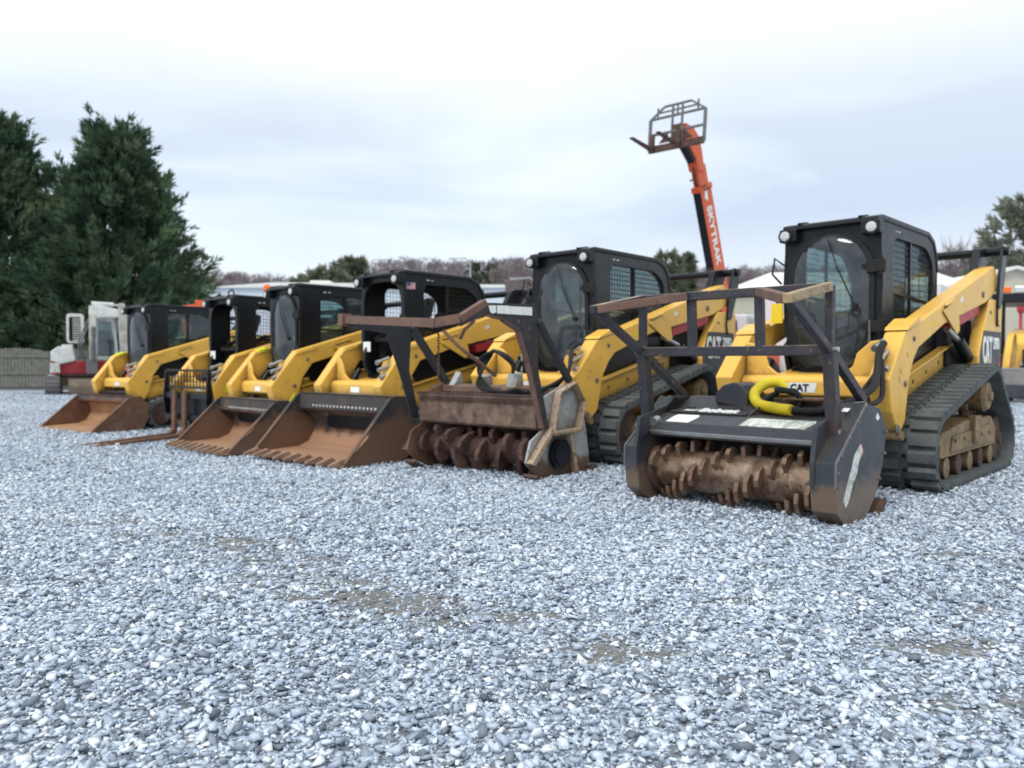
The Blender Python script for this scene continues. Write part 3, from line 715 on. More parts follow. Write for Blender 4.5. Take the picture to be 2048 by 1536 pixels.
    MB().prism([(1.24, .60), (1.28, .63), (1.31, .60), (1.28, .58)], .8105, .813).build('white_sticker', WHITE, head)
    MB().add([(1.55, .70, .672), (1.55, .74, .670), (1.60, .74, .650), (1.60, .70, .652)], [(0, 1, 2, 3)]).build('white_sticker', WHITE, head)
    # drum: lathe with slight bow, teeth helices
    b = MB(); b.lathe([(-.59, .12), (-.58, .142), (-.3, .150), (0, .152), (.3, .150), (.63, .142), (.64, .12)], (1.66, 0, .188), 'y', 40)
    drum = b.build('cutter_drum', DRUMM, head, smooth=True)
    for s in (-1, 1): MB().lathe([(-.03, .17), (.03, .17)], (1.66, .635 if s > 0 else -.575, .19), 'y', 30).build('drum_ring', RUSTD, drum, smooth=True)
    k = 0
    for i in range(15):
        y = -.54 + i * .081
        for j in range(3):
            a = R(22 * i + 120 * j + 20)
            if abs(y) > .6: continue
            c, sn = math.cos(a), math.sin(a)
            tdir = Vector((-sn, 0, c)); rd = Vector((c, 0, sn)); ctr = Vector((1.66, y, .188))
            b = MB(); w = .016
            prof = [(.10, .135), (.07, .195), (.01, .228), (-.035, .218), (-.045, .135)]
            v = [ctr + rd * r + tdir * t + Vector((0, e * w, 0)) for e in (-1, 1) for t, r in prof]
            b.add(v, [(0, 1, 2, 3, 4), (9, 8, 7, 6, 5)] + [(q, (q + 1) % 5, 5 + (q + 1) % 5, 5 + q) for q in range(5)])
            b.build('cutter_tooth', TOOTH, drum, bevel=.005)
    # push bar
    b = MB(); t = .062
    for s in (-1, 1):
        y = PST[s]
        b.bar((1.70, y, .46), (1.79, y, 1.04), .07, .085, (1, 0, 0))
        b.bar((1.79, y, 1.02), (1.79, y, 1.43), .05, .05, (1, 0, 0))
        b.bar((1.80, y, 1.03), (2.36, y, 1.315), .05, .055)
        b.bar((1.78, y, 1.03), (1.22, y + s * .0, .70), .05, .06)
        b.bar((1.79, s * .25, 1.03), (1.81, s * .25, 1.40), .055, .055, (1, 0, 0))
    b.bar((1.79, -.665, 1.035), (1.79, .70, 1.035), .06, .065)
    b.bar((1.82, -.27, 1.415), (1.82, .27, 1.415), .06, .06)
    b.bar((1.79, -.665, 1.425), (1.79, .70, 1.425), .045, .045)
    g = b.build('push_bar', TUBEM, head, bevel=.007)
    for s in (-1, 1):
        y = PST[s]
        MB().bar((1.815, y, 1.42), (2.39, y, 1.315), .055, .055).build('worn_rail', WORNR if s > 0 else TUBEM, g, bevel=.006)
        MB().bar((2.37, y - s * .02, 1.317), (1.85, s * .27, 1.415), .058, .058).build('worn_rail', RIMR, g, bevel=.006)
    b = MB()
    for s in (-1, 1):
        b.cyl((1.70, PST[s] + .045, .52), (1.70, PST[s] - .045, .52), .03, 14); b.cyl((1.80, PST[s] - s * .04, 1.04), (1.80, PST[s] + s * .06, 1.04), .016, 10)
        b.box(1.66, 1.74, PST[s] - .05, PST[s] + .05, .44, .47)
    b.cyl((1.80, -.57, .53), (1.74, -.57, .54), .035, 16); b.cyl((1.86, -.65, .50), (1.82, -.65, .50), .03, 16)
    b.each('mounting_pin', STEEL, head, smooth=True)
    # hoses
    def spline(P, m=8):
        P = [Vector(p) for p in P]; P = [P[0]] + P + [P[-1]]; out = []
        for i in range(1, len(P) - 2):
            for k in range(m):
                t = k / m
                out.append(.5 * ((2 * P[i]) + (P[i + 1] - P[i - 1]) * t + (2 * P[i - 1] - 5 * P[i] + 4 * P[i + 1] - P[i + 2]) * t * t + (3 * P[i] - P[i - 1] - 3 * P[i + 1] + P[i + 2]) * t ** 3))
        out.append(P[-2]); return out
    Y = spline([(1.52, .34, .640), (1.46, .20, .645), (1.36, .03, .665), (1.28, -.045, .73), (1.20, -.01, .80), (1.12, .04, .81), (1.08, .09, .775)], 10)
    b = MB(); b.tube(Y, .036, 14)
    for i in range(2, len(Y) - 1, 1):
        d = (Y[i] - Y[i - 1]).normalized(); b.cyl(Y[i] - d * .006, Y[i] + d * .006, .0385, 14)
    b.build('yellow_hose_guard', HOSEY, head, smooth=True)
    b = MB()
    b.tube(spline([(1.05, .15, .75), (1.25, .13, .76), (1.36, .18, .77), (1.34, .30, .74), (1.33, .31, .66), (1.36, .22, .61), (1.40, .12, .62), (1.36, .06, .68), (1.22, .10, .74)]), .022, 10)
    b.tube(spline([(1.52, .34, .640), (1.42, .48, .63), (1.20, .62, .70), (.95, .66, .78), (.80, .64, .88), (.70, .62, 1.02), (.58, .61, 1.10)]), .026, 10)
    b.tube(spline([(1.40, .15, .60), (1.38, .40, .61), (1.15, .64, .66), (.85, .68, .70), (.75, .66, .85), (.66, .62, .98)]), .018, 10)
    b.tube(spline([(1.34, .10, .60), (1.40, .28, .59), (1.30, .50, .62), (1.10, .60, .70), (.8, .58, .80), (.62, .60, .92)]), .020, 10)
    b.each('hydraulic_hose', RUBD, head, smooth=True)
    MB().prism([(1.36, .2), (1.10, .2), (1.10, .46), (1.36, .46)], .700, .712, 'z').build('hose_cover_plate', RUST, head)
    return head
def spline(P, m=8):
    P = [Vector(p) for p in P]; P = [P[0]] + P + [P[-1]]; out = []
    for i in range(1, len(P) - 2):
        for k in range(m):
            t = k / m
            out.append(.5 * ((2 * P[i]) + (P[i + 1] - P[i - 1]) * t + (2 * P[i - 1] - 5 * P[i] + 4 * P[i + 1] - P[i + 2]) * t * t + (3 * P[i] - P[i - 1] - 3 * P[i + 1] + P[i + 2]) * t ** 3))
    out.append(P[-2]); return out

def grey_mulcher(root):
    """older grey and rust forestry cutter with curved side plates and a roofed push bar"""
    H = MB()
    # housing: back wall, top box open, cheeks
    H.prism([(1.32, .40), (1.34, .67), (1.31, .68), (1.26, .42), (1.18, .40)], -.78, .74)
    back = [(1.02, .74), (.92, .76), (.78, .70), (.74, .40), (.80, .05), (.86, .05), (.84, .40), (.90, .62), (1.02, .68)]
    H.prism(back, -.78, .76); H.prism([(1.30, .41), (.86, .52), (.86, .49), (1.28, .38)], -.78, .76)
    head = H.build('mulcher_head', RUSTM, root, bevel=.008)
    # ribbed strip along the upper edge of the front plate
    b = MB()
    for k in range(60): b.box(1.338, 1.346, -.74 + k * .0245, -.74 + k * .0245 + .011, .60, .65)
    b.build('ribbed_strip', RUSTD, head)
    MB().box(1.31, 1.345, -.79, .76, .672, .69).build('front_plate_edge', RUSTD, head)
    # cheeks: near side grey box with pocket
    near = [(.90, .81), (.76, .62), (.66, .38), (.60, .05), (.70, -.05), (1.22, -.06), (1.40, .02), (1.50, .12), (1.44, .30), (1.26, .40), (1.30, .66)]
    for s, M in ((1, MULG), (-1, RUST)):
        b = MB(); b.prism(near, s * .76, s * .785); 
        ck = b.build('side_cheek', M, head, bevel=.004)
        b = MB()
        # folded stiffeners around the pocket
        loop = [(1.22, .35), (1.12, .72), (.90, .80), (.76, .62), (.84, .36)]
        for i in range(len(loop)):
            p, q = loop[i], loop[(i + 1) % len(loop)]
            b.bar((p[0], s * .82, p[1]), (q[0], s * .82, q[1]), .10, .012, (0, 1, 0) if False else (0, 0, 1)) if False else b.prism([p, q, (q[0] * .985, q[1] - .012), (p[0] * .985, p[1] - .012)], s * .785, s * .86)
        b.prism([(1.50, .12), (1.22, .40), (1.17, .40), (1.45, .10)], s * .785, s * .85)
        b.prism([(.98, .36), (.88, -.02), (.84, -.02), (.94, .36)], s * .785, s * .85)
        b.prism([(.84, .36), (1.22, .35), (1.24, .375), (.84, .385)], s * .785, s * .87)
        b.each('cheek_stiffener', EDGE if s > 0 else RUSTD, ck, bevel=.004)
        b = MB(); b.cyl((1.08, s * .785, .17), (1.08, s * .835, .17), .13, 26); b.cyl((1.08, s * .835, .17), (1.08, s * .85, .17), .10, 24)
        b.build('bearing_cap', BLK, ck, smooth=True)
    b = MB()
    for s in (-1, 1): b.prism([(1.44, .02), (1.30, -.07), (.72, -.07), (.60, .02), (.58, .0), (.72, -.09), (1.32, -.09), (1.46, .0)], s * .70, s * .86)
    b.each('skid_shoe', RUSTD, head)
    b = MB(); b.prism([(1.0, .74), (.9, .88), (.86, .76)], -.70, -.62); b.prism([(1.02, .68), (.98, .83), (.90, .86), (.88, .70)], -.30, -.18); b.prism([(1.02, .68), (.98, .86), (.90, .88), (.88, .70)], .10, .22)
    b.box(.86, 1.28, -.76, .74, .60, .62); b.each('grey_lug_plate', MULG, head, bevel=.006)
    # drum with ring cutters
    b = MB(); b.lathe([(-.74, .10), (-.73, .115), (.73, .115), (.74, .10)], (1.20, 0, .17), 'y', 30); drum = b.build('cutter_drum', DRUMD, head, smooth=True)
    for i in range(13):
        y = -.66 + i * .108
        for j in range(2):
            a = R(75 * i + 180 * j); c, sn = math.cos(a), math.sin(a)
            tdir = Vector((-sn, 0, c)); rd = Vector((c, 0, sn)); ctr = Vector((1.20, y, .17)); w = .026
            prof = [(.14, .09), (.09, .17), (.02, .215), (-.04, .215), (-.07, .17), (-.06, .10)]
            v = [ctr + rd * r + tdir * t + Vector((0, e * w + .25 * t * (1 if i % 2 else -1), 0)) for e in (-1, 1) for t, r in prof]
            MB().add(v, [tuple(range(6)), tuple(range(11, 5, -1))] + [(q, (q + 1) % 6, 6 + (q + 1) % 6, 6 + q) for q in range(6)]).build('cutter_tooth', RUSTD if (i + j) % 3 else DRUMD, drum, bevel=.005)
    # side ribs of the guard
    rib = [(1.31, .41), (1.50, .98), (1.62, 1.24), (1.80, 1.32), (2.0, 1.355), (2.28, 1.25), (2.27, 1.315), (2.02, 1.445), (1.44, 1.465), (1.36, 1.36), (1.37, .92), (1.22, .40)]
    rib2 = [(1.40, .42), (1.55, .85), (1.72, 1.25), (2.14, 1.30), (2.14, 1.36), (1.40, 1.38), (1.44, .90), (1.31, .42)]
    g0 = MB(); g0.prism(rib, .79, .805)
    guard = g0.build('push_bar', TUBEM, head)
    MB().prism(rib2, -.805, -.79).build('guard_rib', BLK2, guard)
    # rusty rim along the near rib
    b = MB(); line = [(1.31, .41), (1.50, .98), (1.62, 1.24), (1.80, 1.32), (2.0, 1.355)]
    for p, q in zip(line, line[1:]): b.prism([p, q, (q[0] + .012, q[1] - .012), (p[0] + .014, p[1] - .004)], .77, .825)
    for p, q in zip([(2.02, 1.445), (2.28, 1.315)], [(2.28, 1.315), (2.30, 1.30)]): b.bar((p[0], .80, p[1]), (q[0], .80, q[1]), .06, .055)
    b.bar((2.28, .80, 1.31), (2.40, .62, 1.275), .065, .072); b.bar((2.40, .66, 1.275), (2.14, -.84, 1.365), .065, .072)
    b.box(2.08, 2.20, -.90, -.83, 1.31, 1.42)
    b.build('guard_rim', RIMR, guard, bevel=.006)
    sg = MB().prism([(1.99, 1.36), (1.985, 1.435), (1.46, 1.458), (1.46, 1.36)], .805, .809).build('guard_sign', BLK2, guard)
    b = MB(); b.prism([(1.985, 1.425), (1.90, 1.43), (1.895, 1.375), (1.93, 1.362), (1.965, 1.372)], .809, .811)
    random.seed(5)
    x = 1.885
    while x > 1.50:
        w = random.uniform(.05, .085); hh = random.choice((.075, .070, .078))
        b.prism([(x, 1.367 + (1.9 - x) * .006), (x, 1.367 + hh * .82 + (1.9 - x) * .02), (x - w, 1.367 + hh * .85 + (1.9 - x) * .02), (x - w, 1.367)], .809, .811); x -= w + random.choice((-.004, .001, .004))
    b.build('worn_sign_letters', WHITE, sg)
    b = MB()
    b.bar((1.37, .80, 1.33), (.90, .78, .80), .05, .06); b.bar((1.40, -.80, 1.32), (.96, -.78, .78), .06, .07)
    b.each('guard_brace', BLK2, guard, bevel=.005)
    b = MB(); b.tube(spline([(1.62, -.10, 1.26), (1.58, .05, 1.12), (1.40, .12, .98), (1.20, .15, .85)]), .018, 8); 
    b.tube([(1.85, .52, 1.32), (1.85, .40, 1.25), (1.80, .30, 1.18)], .015, 8); b.each('bent_latch', RUST, guard, smooth=True)
    b = MB()
    for k in range(14):
        z = 1.24 - k * .028; b.tube([(1.60, -.2 + (k % 2) * .01, z), (1.60, -.19, z - .02)], .011, 6)
    b.build('hanging_chain', RUSTD, guard)
    b = MB()
    for q in range(4):
        o = q * .022
        loop = [(1.06 + o, .40 - o, .70 + .01 * q), (1.05, .10, .66 + .012 * q), (1.04 + o, -.10 - o, .74), (1.05, -.22 + o * .6, .88), (1.05 - o, -.18 + o, 1.02 + o * .3), (1.04, -.03, 1.075 + o * .2), (1.05 + o, .13, 1.05), (1.03, .225 - o * .5, .96), (1.02, .20, .87)]
        b.tube(spline(loop), .015, 8)
    b.tube(spline([(1.06, .40, .70), (1.02, .60, .74), (.92, .76, .86), (.78, .70, 1.02), (.66, .62, 1.10), (.52, .60, 1.15)]), .020, 10)
    b.tube(spline([(1.08, .40, .66), (.98, .62, .72), (.86, .72, .88), (.70, .64, 1.02), (.58, .60, 1.05)]), .016, 10)
    b.each('hydraulic_hose', RUBD, head, smooth=True)
    return head
# ------------------------------------------------------------------ vegetation
def leafmat(name, c0, c1, c2, scale=.9):
    m, nt, o = nt_new(name); g = N(nt, 'ShaderNodeNewGeometry')
    f = noise(nt, g.outputs['Position'], scale, 5, .6)
    c = ramp(nt, f, [(.33, c0), (.52, c1), (.72, c2)])
    f2 = noise(nt, g.outputs['Position'], 14, 2, .5); c = mixc(nt, ramp(nt, f2, [(.4, 0.), (.7, .45)]), c, c0)
    d = N(nt, 'ShaderNodeBsdfDiffuse'); nt.links.new(c, d.inputs[0])
    t = N(nt, 'ShaderNodeBsdfTranslucent'); nt.links.new(c, t.inputs[0])
    mx = N(nt, 'ShaderNodeMixShader'); mx.inputs[0].default_value = .22
    nt.links.new(d.outputs[0], mx.inputs[1]); nt.links.new(t.outputs[0], mx.inputs[2]); nt.links.new(mx.outputs[0], o.inputs[0]); return m
CYP = leafmat('cypress_foliage', (.036, .066, .046), (.105, .165, .095), (.24, .31, .165), .8)
PINE = leafmat('pine_foliage', (.17, .19, .15), (.28, .30, .235), (.38, .40, .32), .9)
OLIVE = leafmat('olive_foliage', (.14, .17, .12), (.21, .24, .16), (.30, .32, .22), .5)
TWIG = leafmat('bare_twigs', (.17, .14, .15), (.27, .23, .24), (.36, .31, .32), .5)
HILLW = leafmat('hazed_bare_hill_wood', (.17, .145, .165), (.25, .215, .235), (.34, .30, .31), .03)  # bare purple brown twigs, paled and blued in colour to imitate distance haze
def tri_mesh(name, V, mat, parent=None):
    """V: (n,3,3) array of triangles"""
    n = len(V); me = bpy.data.meshes.new(name); me.vertices.add(3 * n); me.vertices.foreach_set('co', V.reshape(-1).astype(np.float32))
    me.loops.add(3 * n); me.loops.foreach_set('vertex_index', np.arange(3 * n, dtype=np.int32))
    me.polygons.add(n); me.polygons.foreach_set('loop_start', np.arange(0, 3 * n, 3, dtype=np.int32)); me.polygons.foreach_set('loop_total', np.full(n, 3, dtype=np.int32))
    me.update(); me.materials.append(mat); o = bpy.data.objects.new(name, me); COL.objects.link(o)
    if parent: o.parent = parent
    return o
def plumes(rng, base, dirs, L, k, leaf, wid, spread):
    """leaf triangles set along each plume axis. base,dirs:(n,3)  L:(n,)"""
    n = len(base); t = rng.random((n, k)) ** .8
    ax = dirs[:, None, :]; c = base[:, None, :] + ax * (t * L[:, None])[:, :, None]
    rd = rng.normal(size=(n, k, 3)); rd -= (rd * ax).sum(-1, keepdims=True) * ax; rd /= np.linalg.norm(rd, axis=-1, keepdims=True)
    taper = (1.05 - t)[:, :, None]
    ld = ax * .9 + rd * spread; ld /= np.linalg.norm(ld, axis=-1, keepdims=True)
    c = c + rd * taper * L[:, None, None] * .16
    sd = np.cross(ld, rng.normal(size=(n, k, 3))); sd /= np.linalg.norm(sd, axis=-1, keepdims=True)
    s = leaf * (.6 + .8 * rng.random((n, k, 1)))
    tri = np.stack([c - sd * s * wid, c + sd * s * wid, c + ld * s], axis=2)
    return tri.reshape(-1, 3, 3)
def cypress(label, x, y, H, Rm, seed, n=1500, group='tall evergreens behind the fence', zb=0, mat=None, name='evergreen_tree', upb=.55, cat='evergreen tree', k=54, leaf=.25, prof=None, trunk=True, tips=()):
    rng = np.random.default_rng(seed)
    root = thing(name, label, cat, (x, y, zb), rng.random() * 6, group)
    u = rng.random(n); h = u ** .9
    prof = prof or (lambda q: np.clip(np.minimum((1.03 - q) ** 1.0 * 1.18, .6 + q * 2.2), 0.05, 1))
    az = rng.random(n) * 2 * PI
    lob = 1 + .17 * np.sin(az * 3 + seed + h * 5) + .16 * np.sin(az * 5 - h * 13 + seed * 2)
    R0 = Rm * prof(h) * lob
    rr = R0 * (1 - .75 * rng.random(n) ** 1.9)
    base = np.stack([rr * np.cos(az) * .82, rr * np.sin(az) * .82, h * H * .93 + .3], 1)
    d = np.stack([np.cos(az), np.sin(az), upb + .5 * h + .3 * rng.normal(size=n)], 1) + .25 * rng.normal(size=(n, 3)); d /= np.linalg.norm(d, axis=1)[:, None]
    L = (.70 + .75 * rng.random(n) + .7 * (rng.random(n) < .08)) * (Rm / 4.2) * (1.15 - .35 * h)
    V = plumes(rng, base, d, L, k, leaf * Rm / 4.2, .16, .55)
    for tx, tz in tips:                                      # separate leaders that stick out of the crown
        m_ = 26; hz_ = rng.random(m_); aa = rng.random(m_) * 2 * PI
        bs = np.stack([tx * (.75 + .25 * hz_) + .45 * (1 - hz_) * np.cos(aa), .45 * (1 - hz_) * np.sin(aa), tz - 3.0 + hz_ * 2.3], 1)
        dv = np.stack([.5 * np.cos(aa), .5 * np.sin(aa), 1.1 + 0 * aa], 1); dv /= np.linalg.norm(dv, axis=1)[:, None]
        V = np.concatenate([V, plumes(rng, bs, dv, .6 + .3 * rng.random(m_), 34, .26, .16, .55)])
    tri_mesh('crown', V, mat or CYP, root)
    if tips: root.rotation_euler.z = 0
    if trunk:
        b = MB(); b.tube([(0, 0, -.1), (.05, 0, H * .4), (0, .05, H * .9)], .26 * Rm / 4, 8, .04)
        for q in range(14):
            a = q * 2.4; z = H * (.08 + .06 * q); b.tube([(0, 0, z), (math.cos(a) * Rm * .55 * (1 - q / 18), math.sin(a) * Rm * .55 * (1 - q / 18), z + Rm * .3)], .06, 5, .015)
        b.build('trunk', BARK, root)
    return root
def bare_tree_tris(rng, n, H, spread, twig=.35, wid=.03):
    """fine upward twigs of a leafless crown"""
    az = rng.random(n) * 2 * PI; h = .25 + .75 * rng.random(n) ** .8; r = spread * np.sqrt(rng.random(n)) * np.sin(np.clip(h, 0, 1) * 2.6 + .3)
    c = np.stack([r * np.cos(az), r * np.sin(az), h * H * .88], 1)
    d = np.stack([np.cos(az) * .5, np.sin(az) * .5, np.full(n, .8)], 1) + .45 * rng.normal(size=(n, 3)); d /= np.linalg.norm(d, axis=1)[:, None]
    s = np.cross(d, rng.normal(size=(n, 3))); s /= np.linalg.norm(s, axis=1)[:, None]; l = twig * (.5 + rng.random((n, 1)))
    return np.stack([c - s * l * wid, c + s * l * wid, c + d * l], 1)
def bare_tree(label, x, y, zb, H, Rm, seed, group='leafless trees behind the buildings', n=1300, twig=1.2, wid=.018):
    rng = np.random.default_rng(seed); root = thing('bare_tree', label, 'tree', (x, y, zb), seed, group)
    tri_mesh('crown', bare_tree_tris(rng, n, H, Rm, twig, wid), TWIG, root)
    b = MB(); b.tube([(0, 0, -.1), (.1, 0, H * .5), (0, 0, H * .9)], .14, 7, .02)
    for q in range(16):
        a = q * 2.4; z = H * (.18 + .035 * q); b.tube([(0, 0, z), (math.cos(a) * Rm * .35, math.sin(a) * Rm * .35, z + H * .15), (math.cos(a) * Rm * .6, math.sin(a) * Rm * .6, min(H, z + H * .36))], .05, 5, .01)
    b.build('trunk', TWIG, root); return root

# ------------------------------------------------------------------ gravel yard
PATCH = [(-.46, 3.2, .32, .15), (-.92, 3.55, .32, .15), (-.70, 3.35, .34, .14), (-1.56, 4.25, .35, .16), (-1.2, 3.9, .3, .14), (-2.7, 5.0, .4, .16), (-.05, 3.0, .30, .12), (.30, 2.66, .22, .12), (1.5, 2.7, .22, .09),
         (1.35, 2.25, .2, .07), (.9, 3.2, .12, .04), (1.9, 3.1, .15, .05), (-2.1, 4.55, .3, .1), (2.2, 4.0, .2, .05)]
def dirt(x, y):
    d = np.zeros_like(x)
    for (px, py, rx, ry) in PATCH:
        d = np.maximum(d, 1.25 * np.exp(-(((x - px) / (rx * 1.25)) ** 2 + ((y - py) / (ry * 1.3)) ** 2)))
    d = d * np.clip(.55 + .45 * np.sin(x * 13 + 3 * np.sin(y * 9)) * np.sin(y * 19 + 2 * np.sin(x * 7)) + .25 * np.sin(x * 51 + y * 37), .1, 1)
    return d
def sm(t): t = np.clip(t, 0, 1); return t * t * (3 - 2 * t)
def gzn(x, y):
    t = y - x; z = .016 - .136 * sm((t - 5.5) / 7) + .16 * sm((t - 23) / 13)
    return z + .012 * np.sin(x * 1.7 + y * .6) * np.sin(y * 1.3 - x * .4) * np.clip(1 - np.abs(y) / 30, 0, 1)
STOPS = [(.0, (.09, .10, .12)), (.2, (.21, .245, .30)), (.5, (.44, .52, .64)), (.8, (.69, .79, .93)), (1., (.90, .95, .98))]
def gravel_mat():
    m, nt, o = nt_new('gravel_ground'); g = N(nt, 'ShaderNodeNewGeometry')
    P = g.outputs['Position']
    vo = N(nt, 'ShaderNodeTexVoronoi'); vo.inputs['Scale'].default_value = 44; nt.links.new(P, vo.inputs['Vector'])
    sep = N(nt, 'ShaderNodeSeparateColor'); nt.links.new(vo.outputs['Color'], sep.inputs[0])
    c = ramp(nt, sep.outputs[0], STOPS)
    dk = ramp(nt, vo.outputs['Distance'], [(.38, 1.), (.75, .25)])
    c = mixc(nt, 1., c, dk, 'MULTIPLY')
    big = noise(nt, P, .35, 4, .6); c = mixc(nt, ramp(nt, big, [(.35, .0), (.7, .30)]), c, (.66, .75, .88))
    at = N(nt, 'ShaderNodeAttribute', attribute_name='dirt')
    nn = noise(nt, P, 9, 5, .7); mu = N(nt, 'ShaderNodeMath', operation='MULTIPLY'); nt.links.new(at.outputs['Fac'], mu.inputs[0]); nt.links.new(nn, mu.inputs[1])
    f = ramp(nt, mu.outputs[0], [(.06, 0.), (.30, .85)])
    fine = noise(nt, P, 90, 4, .7)
    dc = ramp(nt, fine, [(.3, (.10, .097, .088)), (.7, (.22, .215, .195))])
    c = mixc(nt, f, c, dc)
    b = N(nt, 'ShaderNodeBsdfPrincipled'); b.inputs['Roughness'].default_value = .8; b.inputs['Specular IOR Level'].default_value = .25
    nt.links.new(c, b.inputs['Base Color'])
    bp = N(nt, 'ShaderNodeBump'); bp.inputs['Strength'].default_value = .7; bp.inputs['Distance'].default_value = .012; bp.invert = True
    nt.links.new(vo.outputs['Distance'], bp.inputs['Height']); nt.links.new(bp.outputs[0], b.inputs['Normal'])
    nt.links.new(b.outputs[0], o.inputs[0]); return m
def stone_mat():
    m, nt, o = nt_new('gravel_stone'); at = N(nt, 'ShaderNodeAttribute', attribute_name='tone')
    c = ramp(nt, at.outputs['Fac'], STOPS); g = N(nt, 'ShaderNodeNewGeometry')
    c = mixc(nt, ramp(nt, noise(nt, g.outputs['Position'], 120, 3, .6), [(.35, 0.), (.7, .35)]), c, (.22, .25, .29))
    b = N(nt, 'ShaderNodeBsdfPrincipled'); b.inputs['Roughness'].default_value = .62; b.inputs['Specular IOR Level'].default_value = .35; nt.links.new(c, b.inputs['Base Color'])
    nt.links.new(b.outputs[0], o.inputs[0]); return m
def axis(lo, hi, n, s):
    a = np.linspace(np.arcsinh(lo / s), np.arcsinh(hi / s), n); return np.sinh(a) * s
gx = axis(-480, 480, 260, 2.2); gy = axis(-40, 640, 300, 1.6) + 3.0
X, Y = np.meshgrid(gx, gy); Z = gzn(X, Y); nx, ny = len(gx), len(gy)
me = bpy.data.meshes.new('gravel_ground'); co = np.stack([X, Y, Z], -1).reshape(-1, 3)
idx = np.arange(nx * ny).reshape(ny, nx); q = np.stack([idx[:-1, :-1], idx[:-1, 1:], idx[1:, 1:], idx[1:, :-1]], -1).reshape(-1, 4)
me.from_pydata(co.tolist(), [], q.tolist()); me.materials.append(gravel_mat())
a = me.attributes.new('dirt', 'FLOAT', 'POINT'); a.data.foreach_set('value', dirt(X, Y).reshape(-1).astype(np.float32))
go = bpy.data.objects.new('gravel_ground', me); COL.objects.link(go); tag(go, 'wide yard of crushed blue grey gravel', 'ground', kind='structure')
for p in me.polygons: p.use_smooth = True

rng = np.random.default_rng(3)
def scatter(y0, y1, dens, half, wide=.80):
    A = wide * 2 * ((y1 + .8) ** 2 - (y0 + .8) ** 2) / 2; n = int(A * dens)
    y = np.sqrt(rng.random(n) * ((y1 + .8) ** 2 - (y0 + .8) ** 2) + (y0 + .8) ** 2) - .8
    x = (rng.random(n) * 2 - 1) * wide * (y + .8); return np.stack([x, y], 1), np.full(n, half)
bands = [scatter(1.2, 3.4, 4900, .0077), scatter(3.4, 7.0, 3000, .0088), scatter(7.0, 11.0, 1000, .0120, .72), scatter(11.0, 16.0, 420, .014, .70), scatter(16.0, 25.0, 110, .016, .70)]
PXY = np.concatenate([b_[0] for b_ in bands]); HS = np.concatenate([b_[1] for b_ in bands])
dd = dirt(PXY[:, 0], PXY[:, 1]); keep = rng.random(len(PXY)) > np.clip(dd * .95, 0, .80)
PXY, HS, dd = PXY[keep], HS[keep], dd[keep]; n = len(PXY)
HS = HS * np.exp(rng.normal(size=n) * .42) * (1 - .25 * dd)
big = rng.random(n) < .02; HS[big] *= 1.5; HS = np.minimum(HS, .021)
cube = np.array([(x, y, z) for x in (-1, 1) for y in (-1, 1) for z in (-1, 1)], float)
S = cube[None] * np.array([1.05, .74, .42])[None, None] * (1 + .30 * rng.normal(size=(n, 8, 3)) * .8) * (.75 + .25 * rng.random((n, 1, 3)))
cut = 1 - .45 * (rng.random((n, 8, 1)) < .45); S = S * cut
# random rotation: mostly flat-lying
yaw = rng.random(n) * 2 * PI; tx = rng.normal(size=n) * .35; ty = rng.normal(size=n) * .35
def rot(S, ang, i, j):
    c, s = np.cos(ang)[:, None], np.sin(ang)[:, None]; a, b_ = S[..., i].copy(), S[..., j].copy(); S[..., i] = a * c - b_ * s; S[..., j] = a * s + b_ * c
rot(S, tx, 1, 2); rot(S, ty, 0, 2); rot(S, yaw, 0, 1)
S = S * HS[:, None, None]
zc = gzn(PXY[:, 0], PXY[:, 1]) + HS * (.15 + .75 * rng.random(n)) * (1 - .4 * dd)
S[..., 0] += PXY[:, 0, None]; S[..., 1] += PXY[:, 1, None]; S[..., 2] += zc[:, None]
F = np.array([(0, 1, 3, 2), (4, 6, 7, 5), (0, 4, 5, 1), (2, 3, 7, 6), (0, 2, 6, 4), (1, 5, 7, 3)])
F = (F[None] + (np.arange(n) * 8)[:, None, None]).reshape(-1)
me = bpy.data.meshes.new('gravel_stones'); me.vertices.add(8 * n); me.vertices.foreach_set('co', S.reshape(-1).astype(np.float32))
me.loops.add(24 * n); me.loops.foreach_set('vertex_index', F.astype(np.int32)); me.polygons.add(6 * n)
me.polygons.foreach_set('loop_start', np.arange(0, 24 * n, 4, dtype=np.int32)); me.polygons.foreach_set('loop_total', np.full(6 * n, 4, dtype=np.int32)); me.update()
tone = np.clip(rng.normal(size=n) * .23 + .64 + .07 * np.sin(PXY[:, 0] * 1.3 + 2 * np.sin(PXY[:, 1] * .7)) * np.sin(PXY[:, 1] * 1.9 + PXY[:, 0] * .5), 0, .93); tone = np.where(rng.random(n) < .07, 1., tone); tone = np.where(rng.random(n) < .05, .12, tone)
a = me.attributes.new('tone', 'FLOAT', 'POINT'); a.data.foreach_set('value', np.repeat(tone, 8).astype(np.float32)); me.materials.append(stone_mat())
so = bpy.data.objects.new('gravel_stones', me); COL.objects.link(so); tag(so, 'loose angular gravel stones strewn over the yard', 'gravel', kind='stuff')

